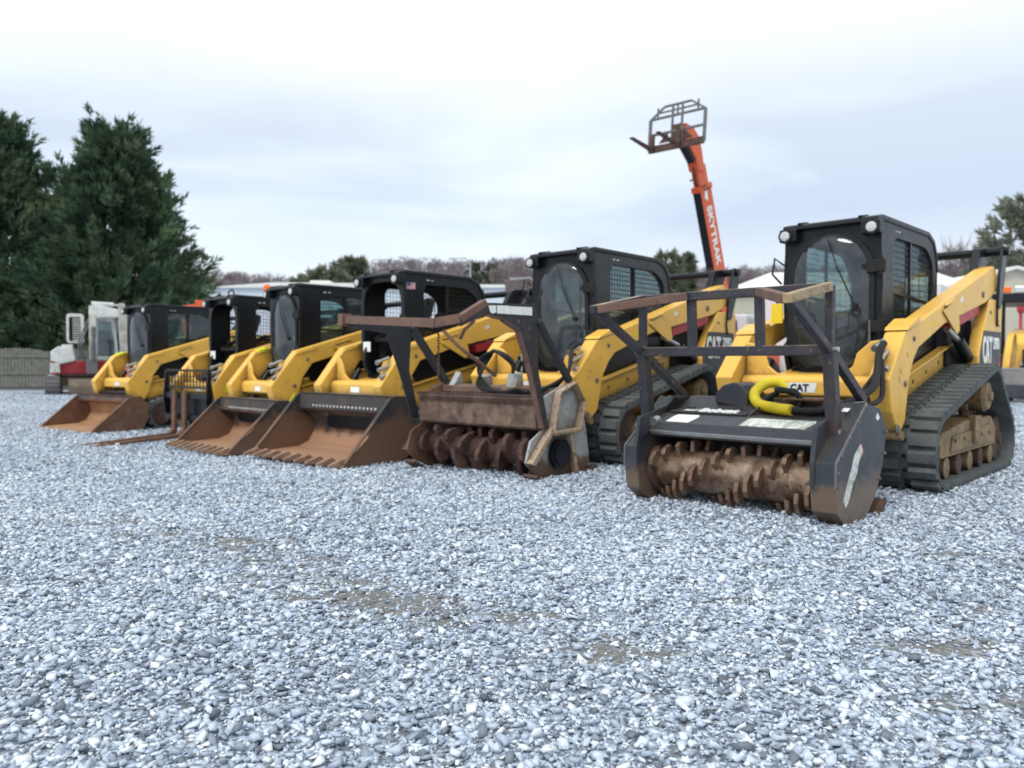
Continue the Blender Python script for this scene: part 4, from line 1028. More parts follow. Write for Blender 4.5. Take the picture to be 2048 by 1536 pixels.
# ------------------------------------------------------------------ the row of machines
M = {1: (2.68, 6.55, .049, .047), 2: (.542, 8.21, .035, .014), 3: (-1.535, 9.374, -.06, .018), 4: (-3.066, 10.636, -.092, .077), 5: (-4.356, 11.852, -.136, -.022), 6: (-6.596, 13.874, -.117, -.078)}
m1 = make_loader(1, 'largest yellow loader, rightmost in the row, with dark mulcher and thick yellow hose', M[1], True, False, ('mirror',))
fwd_mulcher(m1)
m2 = make_loader(2, 'yellow loader with glazed cab and rusty grey mulcher under a curved guard', M[2], True, False, ('mirror',))
grey_mulcher(m2)
m3 = make_loader(3, 'yellow loader with open cab, flag sticker and wide toothed bucket', M[3], False, True, ('flag', 'rail'))
bucket(m3, .88, 1.22, .5, .70, .50, teeth=True)
m4 = make_loader(4, 'yellow loader with tall curved door glass and narrower toothed bucket, fourth from the right', M[4], False, False, ('rail',))
bucket(m4, .80, 1.20, .5, .62, .44, teeth=True)
m5 = make_loader(5, 'yellow loader with orange beacon on its open cab and pallet forks on the front', M[5], False, True, ('beacon', 'rail'))
forks(m5)
m6 = make_loader(6, 'yellow loader leftmost in the row with a toothless rust brown bucket', M[6], False, False, ('rail',))
bucket(m6, .90, 1.28, .5, .56, .46, teeth=False, clean=True)

def copy_tree(o, parent=None, skip=()):
    c = o.copy(); COL.objects.link(c)
    if parent: c.parent = parent
    for ch in list(o.children):
        if ch.name.split('.')[0] not in skip: copy_tree(ch, c, skip)
    return c
m7 = copy_tree(m4, None, ('bucket',)); m7.location = (-4.1, 17.6, gz(-4.1, 17.6)); m7['label'] = 'yellow loader in a second row, glimpsed through the windows of the front row'
# ------------------------------------------------------------------ telehandler with raised boom
tx_, ty_ = 4.16, 18.0
T = thing('telehandler', 'orange telehandler with long boom raised high and a rusty fork carriage', 'telehandler', (tx_, ty_, gz(tx_, ty_)), -(PI / 2 + TH))
def ax_box(b, p, q, w, h, lat=(0, 1, 0)): b.bar(p, q, w, h, lat)
B0, B1 = Vector((-1.98, 0, 1.3)), Vector((0, 0, 6.15)); bd = (B1 - B0).normalized(); bn = Vector((bd.z, 0, -bd.x))   # bn: underside direction
pt = lambda t, o=0: B0 + (B1 - B0) * t + bn * o
b = MB(); b.bar(pt(0), pt(.80), .21, .56, bn); bm_ = b.build('boom', ORG, T, bevel=.02)
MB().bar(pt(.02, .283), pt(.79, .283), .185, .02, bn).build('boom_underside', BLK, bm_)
MB().bar(pt(.1, .296), pt(.45, .296), .12, .012, bn).build('wear_pad', RUSTD, bm_)
b = MB(); b.bar(pt(.79), pt(.90), .17, .44, bn); i1 = b.build('boom_extension', ORG, T, bevel=.015)
b = MB(); b.bar(pt(.79), pt(.815), .25, .60, bn); b.build('boom_collar', ORG, i1, bevel=.01)
b = MB()
for q in range(5): b.cyl(pt(.80 + q * .012) + Vector((0, .2 - .08 * q, 0)), pt(.80 + q * .012) + Vector((0, .2 - .08 * q, .0)) + bn * .25, .02, 8)
b.tube([pt(.80, .22), pt(.87, .25), pt(.93, .2)], .025, 8); b.tube([pt(.80, -.24), pt(.88, -.26), pt(.97, -.2)], .02, 8)
b.build('hydraulic_hose', RUSTD, i1)
b = MB(); b.prism([(B1.x - .30, 5.55), (B1.x - .02, 5.50), (B1.x + .12, 5.75), (B1.x + .62, 6.12), (B1.x + .60, 6.45), (B1.x + .22, 6.42), (B1.x - .02, 6.28), (B1.x - .16, 6.0)], -.13, .13)
b.build('boom_head', ORG, T, bevel=.02)
MB().cyl((B1.x + .12, 0, 5.72), (B1.x + .55, 0, 6.02), .10, 14).build('tilt_cylinder', BLK, T, smooth=True)
text('boom_lettering', 'SKYTRAK', WHITE, bm_, tuple(pt(.72) + Vector((0, .108, 0)) + bn * .12), tuple(-bd), tuple(-bn), .23, 1.0, .03)
b = MB(); c0 = pt(.77) + Vector((0, .108, 0)); b.prism([(c0.x - .05, c0.z - .14), (c0.x + .10, c0.z - .1), (c0.x + .12, c0.z + .06), (c0.x + .02, c0.z + .12), (c0.x - .02, c0.z - .02)], .105, .110); b.build('round_emblem', WHITE, bm_)
# carriage, tilted a little
b = MB(); cx = .82; z0, z1, z2 = 5.90, 6.62, 6.86
tilt = lambda z: cx - (z - z0) * .10
W = .68
for y in (-W, W): b.bar((tilt(z0), y, z0), (tilt(z1), y, z1), .06, .06)
for z in (z0 + .36, z1): b.bar((tilt(z), -W, z), (tilt(z), W, z), .045, .05)
for y in (-.12, .12): b.bar((tilt(z0), y, z0), (tilt(z1 + .2), y, z1 + .2), .04, .05)
for y, e in ((-W, .35), (W, -.35)): b.bar((tilt(z1), y, z1), (tilt(z2), y + e, z2), .04, .04)
b.bar((tilt(z2), -W + .35, z2), (tilt(z2), W - .35, z2), .045, .045); b.bar((tilt(z2 - .12), -W + .2, z2 - .12), (tilt(z2 - .12), W - .2, z2 - .12), .035, .035)
for y in (-.5, 0, .5): b.bar((tilt(z1), y, z1), (tilt(z2), y, z2), .035, .035)
ca = b.build('fork_carriage', DKMET, T, bevel=.004)
b = MB(); b.box(cx - .03, cx + .04, -W, W, z0 - .05, z0 + .10); b.box(cx - .10, cx - .02, -.13, .13, z0, z1 - .22)
for e in (-1, 1):
    b.prism([(e * .20, z0 + .14), (e * .42, z0 + .14), (e * .20, z0 + .36)], cx - .02, cx + .02, 'x')
b.build('carriage_plate', RUSTD, ca, bevel=.004)
for y in (-.55, .1):
    b = MB(); b.prism([(cx + .04, 6.25), (cx + .09, 6.25), (cx + .12, 5.93), (cx + .95, 6.00), (cx + .95, 5.98), (cx + .06, 5.86)], y - .05, y + .05); b.build('fork_tine', RUSTD, ca)
# chassis
b = MB(); b.prism([(-2.4, .55), (-2.5, 1.3), (-1.6, 1.5), (-1.4, 1.0), (1.2, .95), (1.3, .55)], -.45, .45); ch = b.build('chassis', ORG, T, bevel=.03)
b = MB(); b.prism([(-1.5, 1.0), (-1.55, 2.35), (-.75, 2.35), (-.5, 1.7), (-.2, 1.0)], -1.05, -.4); b.build('cab', ORG, T, bevel=.03)
MB().prism(roundpoly([(-2.6, .7), (-2.6, 1.45), (-2.3, 1.6), (-.4, 1.45), (-.3, .7)], .1), .45, 1.0).build('engine_cover', ORG, T, bevel=.02)
for wx in (-1.9, .9):
    for s in (-1, 1):
        w = MB(); w.lathe([(-.18, .25), (-.18, .52), (-.13, .60), (.13, .60), (.18, .52), (.18, .25)], (wx, s * .95, .60), 'y', 28); w = w.build('wheel', RUBD, T, smooth=True)
        MB().lathe([(-.10, .26), (-.15, .24), (.15, .24), (.10, .26)], (wx, s * .95, .60), 'y', 20).build('rim', ORG, w, smooth=True)

# ------------------------------------------------------------------ excavator in front of the fence
ex, ey = -13.5, 25.0
E_ = thing('mini_excavator', 'white and red excavator with folded boom standing in front of the wooden fence', 'excavator', (ex, ey, gz(ex, ey)), R(28))
E_.scale = (.92, 1, 1)
for s, x0 in ((-1, -1.30), (1, .86)):
    b = MB(); b.ring([(-1.3 + p[0], p[1]) for p in []] or track_loop([(-1.15, .27, .25), (1.05, .27, .25)], .02), track_loop([(-1.15, .27, .25), (1.05, .27, .25)], -.02), x0, x0 + .42, 'x', 60)
    for k, ((py, pz), (dy, dz)) in enumerate(resample(track_loop([(-1.15, .27, .25), (1.05, .27, .25)], .03), .11)):
        b.box(x0 + .01, x0 + .41, py - .018, py + .018, pz - .018, pz + .018)
    t = b.build('track', DKMET, E_)
    MB().box(x0 + .05, x0 + .37, -1.05, .95, .15, .40).build('track_frame', MUD, t, bevel=.02)
    MB().box(x0 + .02, x0 + .40, -1.0, .9, .53, .57).build('track_step', EXW, t, bevel=.01)
MB().box(-.95, .95, -.7, .7, .25, .55).build('undercarriage', MUD, E_, bevel=.03)
b = MB(); b.prism([(-1.75, .03), (-1.62, .0), (-1.66, .25), (-1.62, .46), (-1.70, .48), (-1.80, .26)], -.62, 1.45, 'x'); bl = b.build('dozer_blade', MUD, E_, bevel=.01)
b = MB(); b.bar((-.2, -.6, .35), (-.1, -1.65, .25), .14, .16); b.bar((.8, -.6, .35), (.8, -1.65, .25), .14, .16); b.build('blade_arm', MUD, bl)
b = MB(); b.prism(roundpoly([(-1.17, -.85), (-.35, -1.05), (1.05, -1.0), (1.15, .9), (-1.1, 1.1)], .15), .60, 1.02, 'z'); b.build('slew_base', EXR, E_, bevel=.04)
b = MB(); b.prism([(-1.14, 1.0), (-.98, 1.44), (-.52, 1.44), (-.40, 1.02), (-.85, .90)], -1.02, .9, 'y') if False else b.prism([(-1.14, 1.02), (-1.14, 1.30), (-.92, 1.46), (-.50, 1.46), (-.42, 1.02), (-.84, .92)], -1.06, .95, 'y')
b.box(-.85, -.5, -.4, .5, 1.46, 1.53); b.build('engine_hood', EXW, E_, bevel=.04)
b = MB(); b.box(-1.16, -.88, -1.08, -1.06, .66, .95); b.build('counterweight_label', WORND, E_)
# opened louvred panel
b = MB(); o_ = rrect(-.68, -.16, 1.56, 2.46, .10); i_ = rrect(-.60, -.26, 1.62, 2.36, .05); b.ring(o_, i_, -1.02, -.90, 'y'); pn = b.build('louvred_panel', EXW, E_, bevel=.01)
b = MB()
for k in range(10): b.box(-.50, -.26, -1.0, -.955, 1.64 + k * .072, 1.668 + k * .072)
b.build('louvre', EXW, pn); MB().box(-.60, -.26, -.94, -.925, 1.60, 2.38).build('grille_back', RUBD, pn)
# cab
b = MB(); fo = [(.10, 1.05), (.85, 1.05), (.83, 1.6), (.72, 2.32), (.18, 2.36)]
b.ring(fo, [(.20, 1.16), (.74, 1.16), (.74, 1.6), (.64, 2.24), (.26, 2.27)], -.98, -.90, 'y'); b.box(.12, .80, -.95, .55, 2.33, 2.40); b.box(.10, .84, .45, .55, 1.05, 2.35); b.box(.78, .84, -.9, .5, 1.02, 1.25); b.box(.74, .80, -.35, -.27, 1.2, 2.33); b.box(.10, .14, -.9, .5, 1.02, 1.3)
cb = b.build('cab', EXW, E_, bevel=.015)
MB().prism([(.20, 1.16), (.74, 1.16), (.74, 1.6), (.64, 2.24), (.26, 2.27)], -.955, -.945).build('windscreen', GLASSD, cb)
MB().box(.79, .80, -.85, .45, 1.25, 2.30).build('side_window', GLASS, cb)
MB().prism([(-.2, 1.1), (-.2, 1.4), (.15, 1.4), (.2, 2.0), (.3, 2.0), (.3, 1.1)], .25, .65, 'x').build('seat', RUBD, cb)
# boom up, knuckle over, arm down
b = MB(); 
def plate(b, pts, x0, x1): b.prism(pts, x0, x1, 'x')
plate(b, [(-1.05, .85), (-1.28, .95), (-1.50, 1.7), (-1.30, 2.45), (-.95, 2.74), (-.80, 2.65), (-.98, 2.25), (-1.12, 1.7), (-.95, 1.0)], -.02, .20)
bo = b.build('boom', EXG, E_, bevel=.02)
b = MB(); b.prism([(.02, 2.66), (.16, 2.76), (.94, 2.60), (.98, 2.38), (.35, 2.34), (.1, 2.28)], -1.28, -1.05); b.build('boom_knuckle', EXW, bo, bevel=.02)
b = MB(); b.cyl((.06, -1.17, 2.78), (.72, -1.17, 2.76), .065, 14); b.cyl((.35, -1.2, 2.55), (.85, -1.2, 2.42), .06, 14); b.cyl((.7, -1.17, 2.76), (.95, -1.17, 2.72), .03, 10); b.build('boom_cylinder', EXW, bo, smooth=True)
b = MB(); b.prism([(.86, 2.80), (1.05, 2.80), (1.14, 2.55), (1.16, 1.2), (1.10, .95), (.92, 1.0), (.84, 2.2)], -1.32, -1.10); b.build('dipper_arm', EXG, bo, bevel=.02)
b = MB(); b.cyl((.10, -1.35, 1.05), (.12, -1.50, 2.05), .07, 12); b.tube(spline([(.0, -1.2, 2.2), (-.12, -1.4, 1.9), (-.25, -1.35, 1.5), (-.15, -1.2, 1.1)]), .03, 8); b.tube(spline([(-.02, -1.2, 2.3), (-.2, -1.4, 1.9), (-.33, -1.3, 1.4), (-.10, -1.15, .95)]), .03, 8); b.box(-.12, .22, -1.35, -1.0, .62, 1.05); b.build('swing_post', DKMET, E_, bevel=.01)
b = MB(); b.prism([(-1.15, .95), (-1.0, 1.1), (-1.1, .55), (-1.35, .35), (-1.5, .45), (-1.4, .8)], .84, 1.2, 'x'); b.build('bucket', MUD, bo, bevel=.01)

# ------------------------------------------------------------------ fence
f = thing('wooden_fence', 'grey weathered picket fence with gently arched top at the left edge of the yard', 'fence', (-17.4, 27.4, gz(-17.4, 27.4)), R(6))
rnd = random.Random(4)
for s_ in range(5):
    x0 = -9.0 + s_ * 2.55; b = MB(); xx = x0 + .05
    while xx < x0 + 2.45:
        u = (xx - x0) / 2.55; top = 1.32 + .16 * math.sin(PI * u) + rnd.uniform(-.012, .012); w = .10
        b.prism([(xx, .03), (xx + w, .03), (xx + w, top - .03), (xx + w * .75, top), (xx + w * .25, top), (xx, top - .03)], 0, .02); xx += w + rnd.uniform(.008, .018)
    p = b.build('picket_panel', WOODF, f)
    b = MB(); b.box(x0, x0 + 2.55, -.035, -.002, 1.15, 1.24); b.box(x0, x0 + 2.55, -.035, -.002, .55, .64); b.box(x0, x0 + 2.55, -.035, -.002, .12, .20); b.build('rail', WOODF, p)
    MB().box(x0 - .06, x0 + .05, -.06, .05, 0, 1.36).build('post', WOODF, f, bevel=.01)

# ------------------------------------------------------------------ evergreens
cypress('tall dense evergreen with a double tip rising behind the excavator', -15.9, 31.5, 10.2, 4.3, 21, 1650, zb=-.1, tips=((-.85, 10.9), (.75, 10.6), (0, 10.2), (-2.1, 9.3), (1.9, 9.0)))
cypress('tall dense evergreen cut by the left edge of the picture', -20.6, 31.5, 10.6, 4.0, 12, 1600, zb=-.1, tips=((-.3, 11.2), (.9, 10.2), (2.0, 9.3)))
cypress('shorter evergreen filling the gap between the two tallest ones', -18.9, 33.8, 7.6, 3.2, 33, 1000, zb=-.1)

# ------------------------------------------------------------------ buildings
Bl = thing('metal_building', 'long white metal building seen over the loaders left of centre', 'building', (-21.6, 55, 0))
b = MB(); b.box(0, 21.0, 0, 14, -.5, 6.25)
for k in range(70): b.box(.15 + k * .3, .2 + k * .3, -.02, 0, -.4, 6.2)
b.build('wall', WALLW, Bl)
MB().prism([(-.15, 6.25), (5, 6.62), (21.1, 6.45), (21.1, 6.25)], -.25, 14.2).build('roof', ROOFW, Bl)
MB().box(7.2, 8.6, .8, 2, 6.5, 6.85).build('roof_vent', ROOFW, Bl)
b = MB(); b.box(3, 6, -.05, -.021, 0, 3.5); b.build('roller_door', WALLW, Bl)
B2 = thing('cream_building', 'long low building with cream siding and a pale hipped roof behind the largest loader', 'building', (10.6, 38, 0))
b = MB(); b.box(.3, 12.4, .3, 9.7, -.3, 4.5)
for k in range(30): b.box(.29, 12.41, .285, .3, .1 + k * .145, .12 + k * .145)
b.build('wall', SIDING, B2)
b = MB(); b.add([(0, 0, 4.5), (12.7, 0, 4.5), (12.7, 10, 4.5), (0, 10, 4.5), (3.6, 5, 5.95), (12.7, 5, 5.95), (0, 0, 4.42), (12.7, 0, 4.42), (12.7, 10, 4.42), (0, 10, 4.42)], [(0, 1, 5, 4), (0, 4, 3), (3, 4, 5, 2), (1, 2, 5), (0, 6, 7, 1), (1, 7, 8, 2), (2, 8, 9, 3), (3, 9, 6, 0), (6, 9, 8, 7)]); b.build('roof', ROOFW, B2)
for wx in (1.2, 5.0, 8.5):
    w = MB().ring(rrect(wx, wx + 1.2, 1.2, 2.4, .02), rrect(wx + .08, wx + 1.12, 1.28, 2.32, .02), .25, .29, 'y', 8).build('window', WHITE, B2); MB().box(wx + .08, wx + 1.12, .282, .286, 1.28, 2.32).build('pane', GLASSD, w)
B3 = thing('gable_shed', 'small cream sided building with its gable end towards the yard at the right edge', 'building', (21.15, 33, 0))
b = MB(); b.prism([(-2.4, -.3), (2.4, -.3), (2.4, 4.25), (0, 4.92), (-2.4, 4.25)], 0, 9)
for k in range(32): b.box(-2.39, 2.39, -.012, 0, .1 + k * .13, .115 + k * .13)
b.build('wall', SIDING, B3)
b = MB(); b.prism([(-2.75, 4.14), (-2.75, 4.26), (0, 5.06), (2.75, 4.26), (2.75, 4.14), (0, 4.94)], -.25, 9.2); b.build('roof', ROOFW, B3)

# ------------------------------------------------------------------ loader tractor and others at the right edge
T2 = thing('loader_tractor', 'yellow tractor loader facing the yard with black canopy and amber lamps at the right edge', 'tractor loader', (13.45, 19.6, gz(13.45, 19.6)), R(-30))
b = MB(); b.prism([(-.75, .15), (-.62, .10), (-.85, .42), (-.70, .80), (-.80, .84), (-1.0, .45)], -1.0, 1.0, 'x')
for y_ in (-1.0, .985): b.prism([(-.70, .10), (-.62, .12), (-.72, .82), (-1.02, .6), (-1.0, .3)], y_, y_ + .015, 'x')
q_ = b.build('front_bucket', DKMET, T2); q_.rotation_euler = (0, 0, 0)
MB().box(-1.0, 1.0, -.80, -.74, .80, .86).build('bucket_lip', STEEL, q_)
b = MB()
b.prism([(-.3, .6), (-.38, 1.50), (.0, 1.72), (1.5, 1.9), (1.5, .6)], -.70, .70, 'x'); hd_ = b.build('hood', YEL, T2, bevel=.06)
b = MB(); b.box(-.55, .55, -.39, -.30, .78, 1.32); b.build('grille', BLK, hd_)
b = MB()
for k in range(6): b.box(-.52, .52, -.41, -.39, .84 + k * .08, .86 + k * .08)
b.build('grille_bar', DKMET, hd_)
for s in (-1, 1):
    b = MB(); P = spline([(s * .92, -.7, .5), (s * .90, -.6, 1.0), (s * .84, -.35, 1.45), (s * .76, .2, 1.70), (s * .72, 1.2, 1.60), (s * .72, 1.8, 1.2)])
    b.tube(P, .085, 8); b.build('loader_arm', YEL, T2, smooth=True)
    MB().cyl((s * .58, -.55, .9), (s * .56, .5, 1.5), .04, 10).build('loader_cylinder', STEEL, T2, smooth=True)
    for yw, r in ((.1, .40), (2.0, .62)):
        w = MB().lathe([(-.14, r * .5), (-.14, r * .9), (-.09, r), (.09, r), (.14, r * .9), (.14, r * .5)], (s * .85, yw, r), 'x', 26).build('wheel', RUBD, T2, smooth=True)
        MB().lathe([(-.1, r * .5), (-.05, r * .3), (.05, r * .3), (.1, r * .5)], (s * .85, yw, r), 'x', 18).build('rim', YEL, w, smooth=True)
b = MB(); b.box(-1.2, 1.2, .6, 2.6, 2.56, 2.82)
for xx in (-.92, .92):
    for yy in (.8, 2.5): b.bar((xx, yy, .9), (xx, yy, 2.56), .07, .07)
cp = b.build('canopy', BLK, T2, bevel=.02)
for xx in (-.88, -.58, .40, .75):
    MB().box(xx - .11, xx + .11, .60, .70, 2.83, 2.98).build('work_lamp', AMBER if abs(xx) > .7 else LENS, cp, bevel=.01)
MB().prism([(1.4, 1.0), (1.4, 1.25), (1.85, 1.25), (1.95, 1.75), (2.05, 1.75), (2.05, 1.0)], -.3, .3, 'x').build('seat', BLK, T2)
MB().tube([(.0, 1.2, 1.75), (.0, 1.0, 1.95)], .03, 8).build('steering_column', BLK, T2)

T3 = thing('compact_tractor', 'faded red tractor with a rounded hood behind the yellow tractor loader', 'tractor', (16.6, 24.2, gz(16.6, 24.2)), R(-34))
MB().prism(roundpoly([(-.2, .7), (-.3, 1.5), (.0, 1.68), (1.3, 1.75), (1.3, .7)], .1), -.4, .4, 'x').build('hood', PINK, T3, bevel=.05)
b = MB(); b.prism(roundpoly([(.8, 2.7), (.75, 2.87), (1.6, 2.99), (2.7, 2.87), (2.7, 2.7)], .05), -.85, .85, 'x')
for xx in (-.75, .75):
    for yy in (1.0, 2.5): b.bar((xx, yy, .8), (xx, yy, 2.75), .07, .07)
b.build('canopy', PINK, T3, bevel=.02)
for s in (-1, 1):
    for yw, r in ((.1, .38), (2.0, .68)):
        w = MB().lathe([(-.16, r * .5), (-.16, r * .9), (-.1, r), (.1, r), (.16, r * .9), (.16, r * .5)], (s * .8, yw, r), 'x', 26).build('wheel', RUBD, T3, smooth=True)
        MB().lathe([(-.1, r * .5), (-.05, r * .3), (.05, r * .3), (.1, r * .5)], (s * .8, yw, r), 'x', 18).build('rim', WHITE, w, smooth=True)
    MB().prism(roundpoly([(1.3, .9), (1.5, 1.45), (2.4, 1.45), (2.6, 1.0)], .1), s * .6, s * 1.0, 'x').build('fender', PINK, T3)

# white truck seen between the two large loaders
T4 = thing('truck', 'white truck parked behind, glimpsed between the two largest loaders', 'truck', (6.75, 21.0, gz(6.75, 21)), R(-38))
b = MB(); b.prism(roundpoly([(-3.4, .55), (-3.4, 1.25), (-2.3, 1.5), (-1.75, 2.35), (-.1, 2.40), (.0, .55)], .12), -.95, .95); tb = b.build('truck_body', TRUCKW, T4, bevel=.05)
b = MB(); b.box(.15, 4.4, -1.1, 1.1, .9, 2.9); b.build('cargo_box', TRUCKW, T4, bevel=.03)
MB().add([(-2.26, -.82, 1.56), (-2.26, .82, 1.56), (-1.80, .78, 2.27), (-1.80, -.78, 2.27)], [(0, 1, 2, 3)]).build('windscreen', GLASSD, tb)
for s in (-1, 1):
    MB().prism([(-2.0, 1.5), (-1.66, 2.22), (-.35, 2.24), (-.30, 1.5)], s * .952, s * .958).build('side_window', GLASSD, tb)
    MB().box(-3.42, -3.40, s * .6 - .15, s * .6 + .15, .85, 1.05).build('headlight', LENS, tb)
    for wx in (-2.6, 2.8):
        w = MB().lathe([(-.13, .2), (-.13, .38), (-.1, .42), (.1, .42), (.13, .38), (.13, .2)], (wx, s * .88, .42), 'y', 26).build('wheel', RUBD, T4, smooth=True)
        MB().lathe([(-.14, .05), (-.12, .22), (.12, .22), (.14, .05)], (wx, s * .88, .42), 'y', 18).build('rim', STEEL, w, smooth=True)
# red lift behind the far left loader
T5 = thing('small_lift', 'red orange machine with a raised arm, seen through and over the far left loader', 'lift', (-8.6, 19.3, gz(-8.6, 19.3)), R(15))
MB().prism(roundpoly([(-1.0, .35), (-1.0, 1.0), (-.6, 1.2), (.9, 1.2), (1.0, .35)], .08), -.6, .6).build('chassis', ORG, T5, bevel=.03)
b = MB(); b.bar((.7, 0, 1.2), (.5, 0, 2.2), .22, .2, (1, 0, 0)); b.bar((-.55, 0, 2.28), (1.05, 0, 2.48), .2, .16); b.box(.75, 1.05, -.15, .15, 2.40, 2.62); b.bar((-.3, .0, 1.2), (-.25, 0, 2.2), .16, .16, (1, 0, 0)); b.build('lift_arm', ORG, T5, bevel=.02)
for wx in (-.7, .7):
    for s in (-1, 1): MB().lathe([(-.1, .1), (-.1, .3), (-.07, .34), (.07, .34), (.1, .3), (.1, .1)], (wx, s * .68, .34), 'y', 22).build('wheel', RUBD, T5, smooth=True)

# ------------------------------------------------------------------ light poles
for (x, y, H, dx, lab) in ((-3.2, 60, 9.0, -1.2, 'thin grey lamp post standing before the hill, left of the second large cab'), (-12.6, 70, 10.2, 1.0, 'thin distant lamp post above the white metal building'), (1.1, 36, 4.9, -.9, 'lamp post with a curved arm just left of the second large cab')):
    p = thing('lamp_post', lab, 'lamp post', (x, y, 0), 0, 'lamp posts beyond the yard')
    MB().tube([(0, 0, 0), (0, 0, H * .95), (dx * .3, 0, H), (dx, 0, H - .05)], .08 if H > 6 else .05, 8, .04).build('pole', POLEM, p, smooth=True)
    MB().box(min(dx, dx * 1.35), max(dx, dx * 1.35), -.1, .1, H - .1, H).build('lamp_head', POLEM, p)

# ------------------------------------------------------------------ hills and far woods
def ridge(px):
    P = [(-400, 548), (430, 552), (520, 566), (600, 572), (680, 545), (760, 533), (860, 533), (960, 540), (1010, 530), (1080, 530), (1200, 535), (1330, 545), (1420, 548), (1500, 550), (1600, 548), (1900, 545), (2500, 545)]
    for (a, b), (c, d) in zip(P, P[1:]):
        if a <= px <= c: return 4 + b + (d - b) * (px - a) / (c - a)
    return 548
hv, hf = [], []; na = 90; rows = [(70, 0), (120, .10), (180, .30), (260, .62), (340, 1.), (460, .96), (600, .5)]
def hillz(az, k): return 1.0 + (725 - ridge(1024 + 1561 * math.tan(az))) / 1561 * 340 * k
for i in range(na + 1):
    az = R(-52 + 104 * i / na)
    for d, k in rows:
        z = (hillz(az, 1) - 1) * k + .3 + 1.2 * math.sin(i * 1.7 + d) * k
        if k == 0: z = -.6
        hv.append((math.tan(az) * d, d, z))
nr = len(rows)
for i in range(na):
    for j in range(nr - 1): hf.append((i * nr + j, (i + 1) * nr + j, (i + 1) * nr + j + 1, i * nr + j + 1))
hm = paint('winter_hillside', (.13, .11, .085), (.10, .10, .06), .95, .8, .02, bump=0, spec=.1)
ho = MB(); ho.v = hv; ho.f = hf; ho = ho.build('hills', hm, None, smooth=False); tag(ho, 'low winter hillside beyond the yard', 'hill', kind='structure')
for p in ho.data.polygons: p.use_smooth = True
rng = np.random.default_rng(9); allT = []
for q in range(4200):
    az = R(-46 + 92 * rng.random()); d = 130 + 225 * rng.random() ** .8
    k = float(np.interp(d, [r[0] for r in rows], [r[1] for r in rows])); z = (hillz(az, 1) - 1) * k - .3
    H = (4.2 + 2.8 * rng.random()) * min(1, d / 260)
    t = bare_tree_tris(rng, 46, H, H * .42, H * .24, .05 + d / 9000); t += np.array([math.tan(az) * d, d, z]); allT.append(t)
w = tri_mesh('far_woods', np.concatenate(allT), HILLW); tag(w, 'leafless purple brown woods covering the far hillside', 'woods', kind='stuff')
def at(px, d): return (px - 1024) / 1561 * d
spr = lambda q: np.clip((1.0 - q) ** .8, .03, 1)
rnd_ = lambda q: np.clip(np.sqrt(np.clip(1 - ((q - .5) / .55) ** 2, 0, 1)), .1, 1)
def far_tree(label, px, ytop, d, Rm, mat, seed, zb, prof, n=420, nm='evergreen_tree', cat='evergreen tree', group='trees beyond the yard', k=30, leaf=.6):
    H = 1.0 + (725 - ytop) / 1561 * d - zb
    return cypress(label, at(px, d), d, H, Rm, seed, n, group, zb, mat, nm, .35, cat, k, leaf * 4.2 / Rm, prof)
far_tree('wide olive green tree rising above the fourth loader from the right', 706, 514, 90, 2.6, OLIVE, 41, 0, rnd_, 500)
far_tree('low olive shrubby tree beyond the white metal building roof', 655, 540, 85, 3.2, OLIVE, 42, 0, rnd_, 500)
far_tree('small olive shrub at the foot of the hill left of the wide olive tree', 612, 553, 85, 2.4, OLIVE, 43, 0, rnd_, 400)
far_tree('rounded green pine just right of the second large cab', 1334, 500, 90, 1.9, OLIVE, 44, 0, rnd_, 400)
far_tree('pointed green pine between the second large cab and the orange boom', 1376, 504, 95, 1.8, OLIVE, 45, 0, spr, 400)
far_tree('small dark conifer on the hillside, right one of the pair', 983, 527, 200, 2.2, CYP, 46, 14, rnd_, 220)
far_tree('small dark conifer on the hillside, left one of the pair', 948, 524, 210, 2.4, CYP, 47, 14, rnd_, 220)
far_tree('large loose grey green pine at the right edge above the cream gable', 2052, 392, 45, 2.9, PINE, 48, 0, rnd_, 520, k=34, leaf=.36)
for i, (px, yt, d, Rm, lab) in enumerate(((1905, 468, 52, 1.6, 'bare purple brown sapling right behind the largest cab'), (1945, 486, 50, 1.5, 'low bare sapling between the largest cab and the grey green pine'), (1985, 470, 48, 2.2, 'bare bushy tree under the grey green pine at the right edge'), (2040, 478, 47, 2.4, 'bare bushy tree furthest right, under the grey green pine'),
                                         (1560, 524, 75, 3.2, 'broad leafless tree over the cream building left of the largest cab'), (1490, 533, 75, 2.6, 'leafless tree right of the orange boom'), (545, 545, 90, 2.8, 'pale leafless tree left of the olive shrubs'), (1045, 508, 110, 3.4, 'tall leafless tree left of the second large cab'), (1000, 514, 120, 3.4, 'leafless tree above the small dark conifers'), (1440, 530, 75, 2.2, 'leafless tree behind the base of the orange boom'))):
    H = 1.0 + (725 - yt) / 1561 * d
    bare_tree(lab, at(px, d), d, 0, H, Rm, 60 + i, n=1500 if d < 60 else 800, twig=.9 if d < 60 else 1.4, wid=.016 if d < 60 else .03)

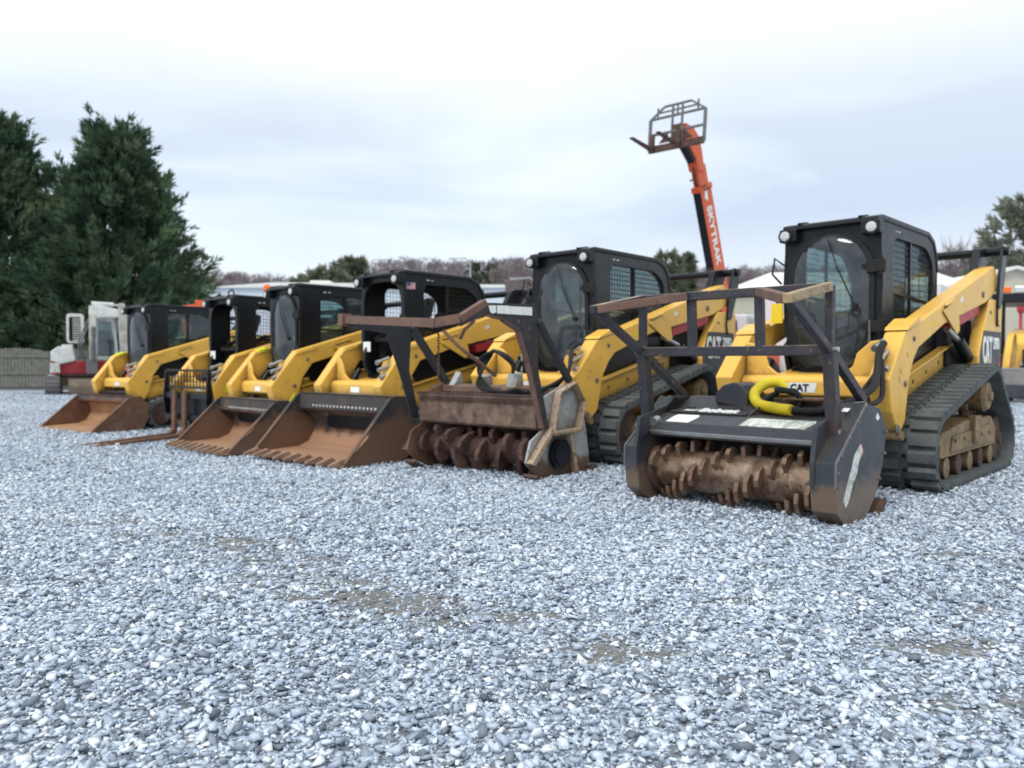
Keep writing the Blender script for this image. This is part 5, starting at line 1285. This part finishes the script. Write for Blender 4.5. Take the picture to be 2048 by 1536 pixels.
# ------------------------------------------------------------------ sky and light
wd = bpy.data.worlds.new('World'); SC.world = wd; wd.use_nodes = True; nt = wd.node_tree; nt.nodes.clear()
out = N(nt, 'ShaderNodeOutputWorld'); bg = N(nt, 'ShaderNodeBackground'); bg.inputs[1].default_value = 1.32
tc = N(nt, 'ShaderNodeTexCoord'); G = tc.outputs['Generated']
mp = N(nt, 'ShaderNodeMapping'); mp.inputs['Scale'].default_value = (1.0, 1.0, 3.6); mp.inputs['Location'].default_value = (.35, 0, .2); nt.links.new(G, mp.inputs[0])
n1 = noise(nt, mp.outputs[0], 1.9, 5, .5, .4)
cl = ramp(nt, n1, [(.38, (.44, .51, .63)), (.50, (.56, .635, .73)), (.62, (.67, .735, .77))])
sp = N(nt, 'ShaderNodeSeparateXYZ'); nt.links.new(G, sp.inputs[0])
hz = ramp(nt, sp.outputs[2], [(.0, .75), (.10, .5), (.18, .05), (.28, .25), (.39, 1.), (1., .8)])
c = mixc(nt, hz, cl, (.785, .815, .82))
sky = N(nt, 'ShaderNodeTexSky'); sky.sky_type = 'NISHITA'; sky.sun_disc = False; sky.sun_elevation = R(52); sky.sun_rotation = R(215)
sm_ = mixc(nt, 1., sky.outputs[0], (.012, .012, .012), 'MULTIPLY')
c2 = mixc(nt, 1., c, sm_, 'ADD'); nt.links.new(c2, bg.inputs[0]); nt.links.new(bg.outputs[0], out.inputs[0])
sl = bpy.data.lights.new('sun', 'SUN'); sl.energy = 1.7; sl.angle = R(18); sl.color = (1, .96, .90)
su = bpy.data.objects.new('sun', sl); COL.objects.link(su)
el, az = R(52), R(215)       # azimuth measured clockwise from +Y, light comes from behind-left of the camera
dirv = Vector((math.sin(az) * math.cos(el), math.cos(az) * math.cos(el), math.sin(el)))
su.rotation_euler = dirv.to_track_quat('Z', 'Y').to_euler(); su.location = dirv * 30

# ------------------------------------------------------------------ camera
cd = bpy.data.cameras.new('camera'); cam = bpy.data.objects.new('camera', cd); COL.objects.link(cam); SC.camera = cam
cam.location = (0, 0, 1.008); cam.rotation_euler = (PI / 2 - math.atan(43 / 1561), 0, 0)
cd.sensor_width = 36; cd.lens = 1561 / 2048 * 36; cd.clip_start = .1; cd.clip_end = 2000
cd.dof.use_dof = True; cd.dof.focus_distance = 2.7; cd.dof.aperture_fstop = 3.1
SC.view_settings.view_transform = 'Standard'; SC.view_settings.look = 'None'; SC.view_settings.exposure = 0
SC.render.engine = 'CYCLES'
SC.cycles.max_bounces = 8; SC.cycles.transparent_max_bounces = 16
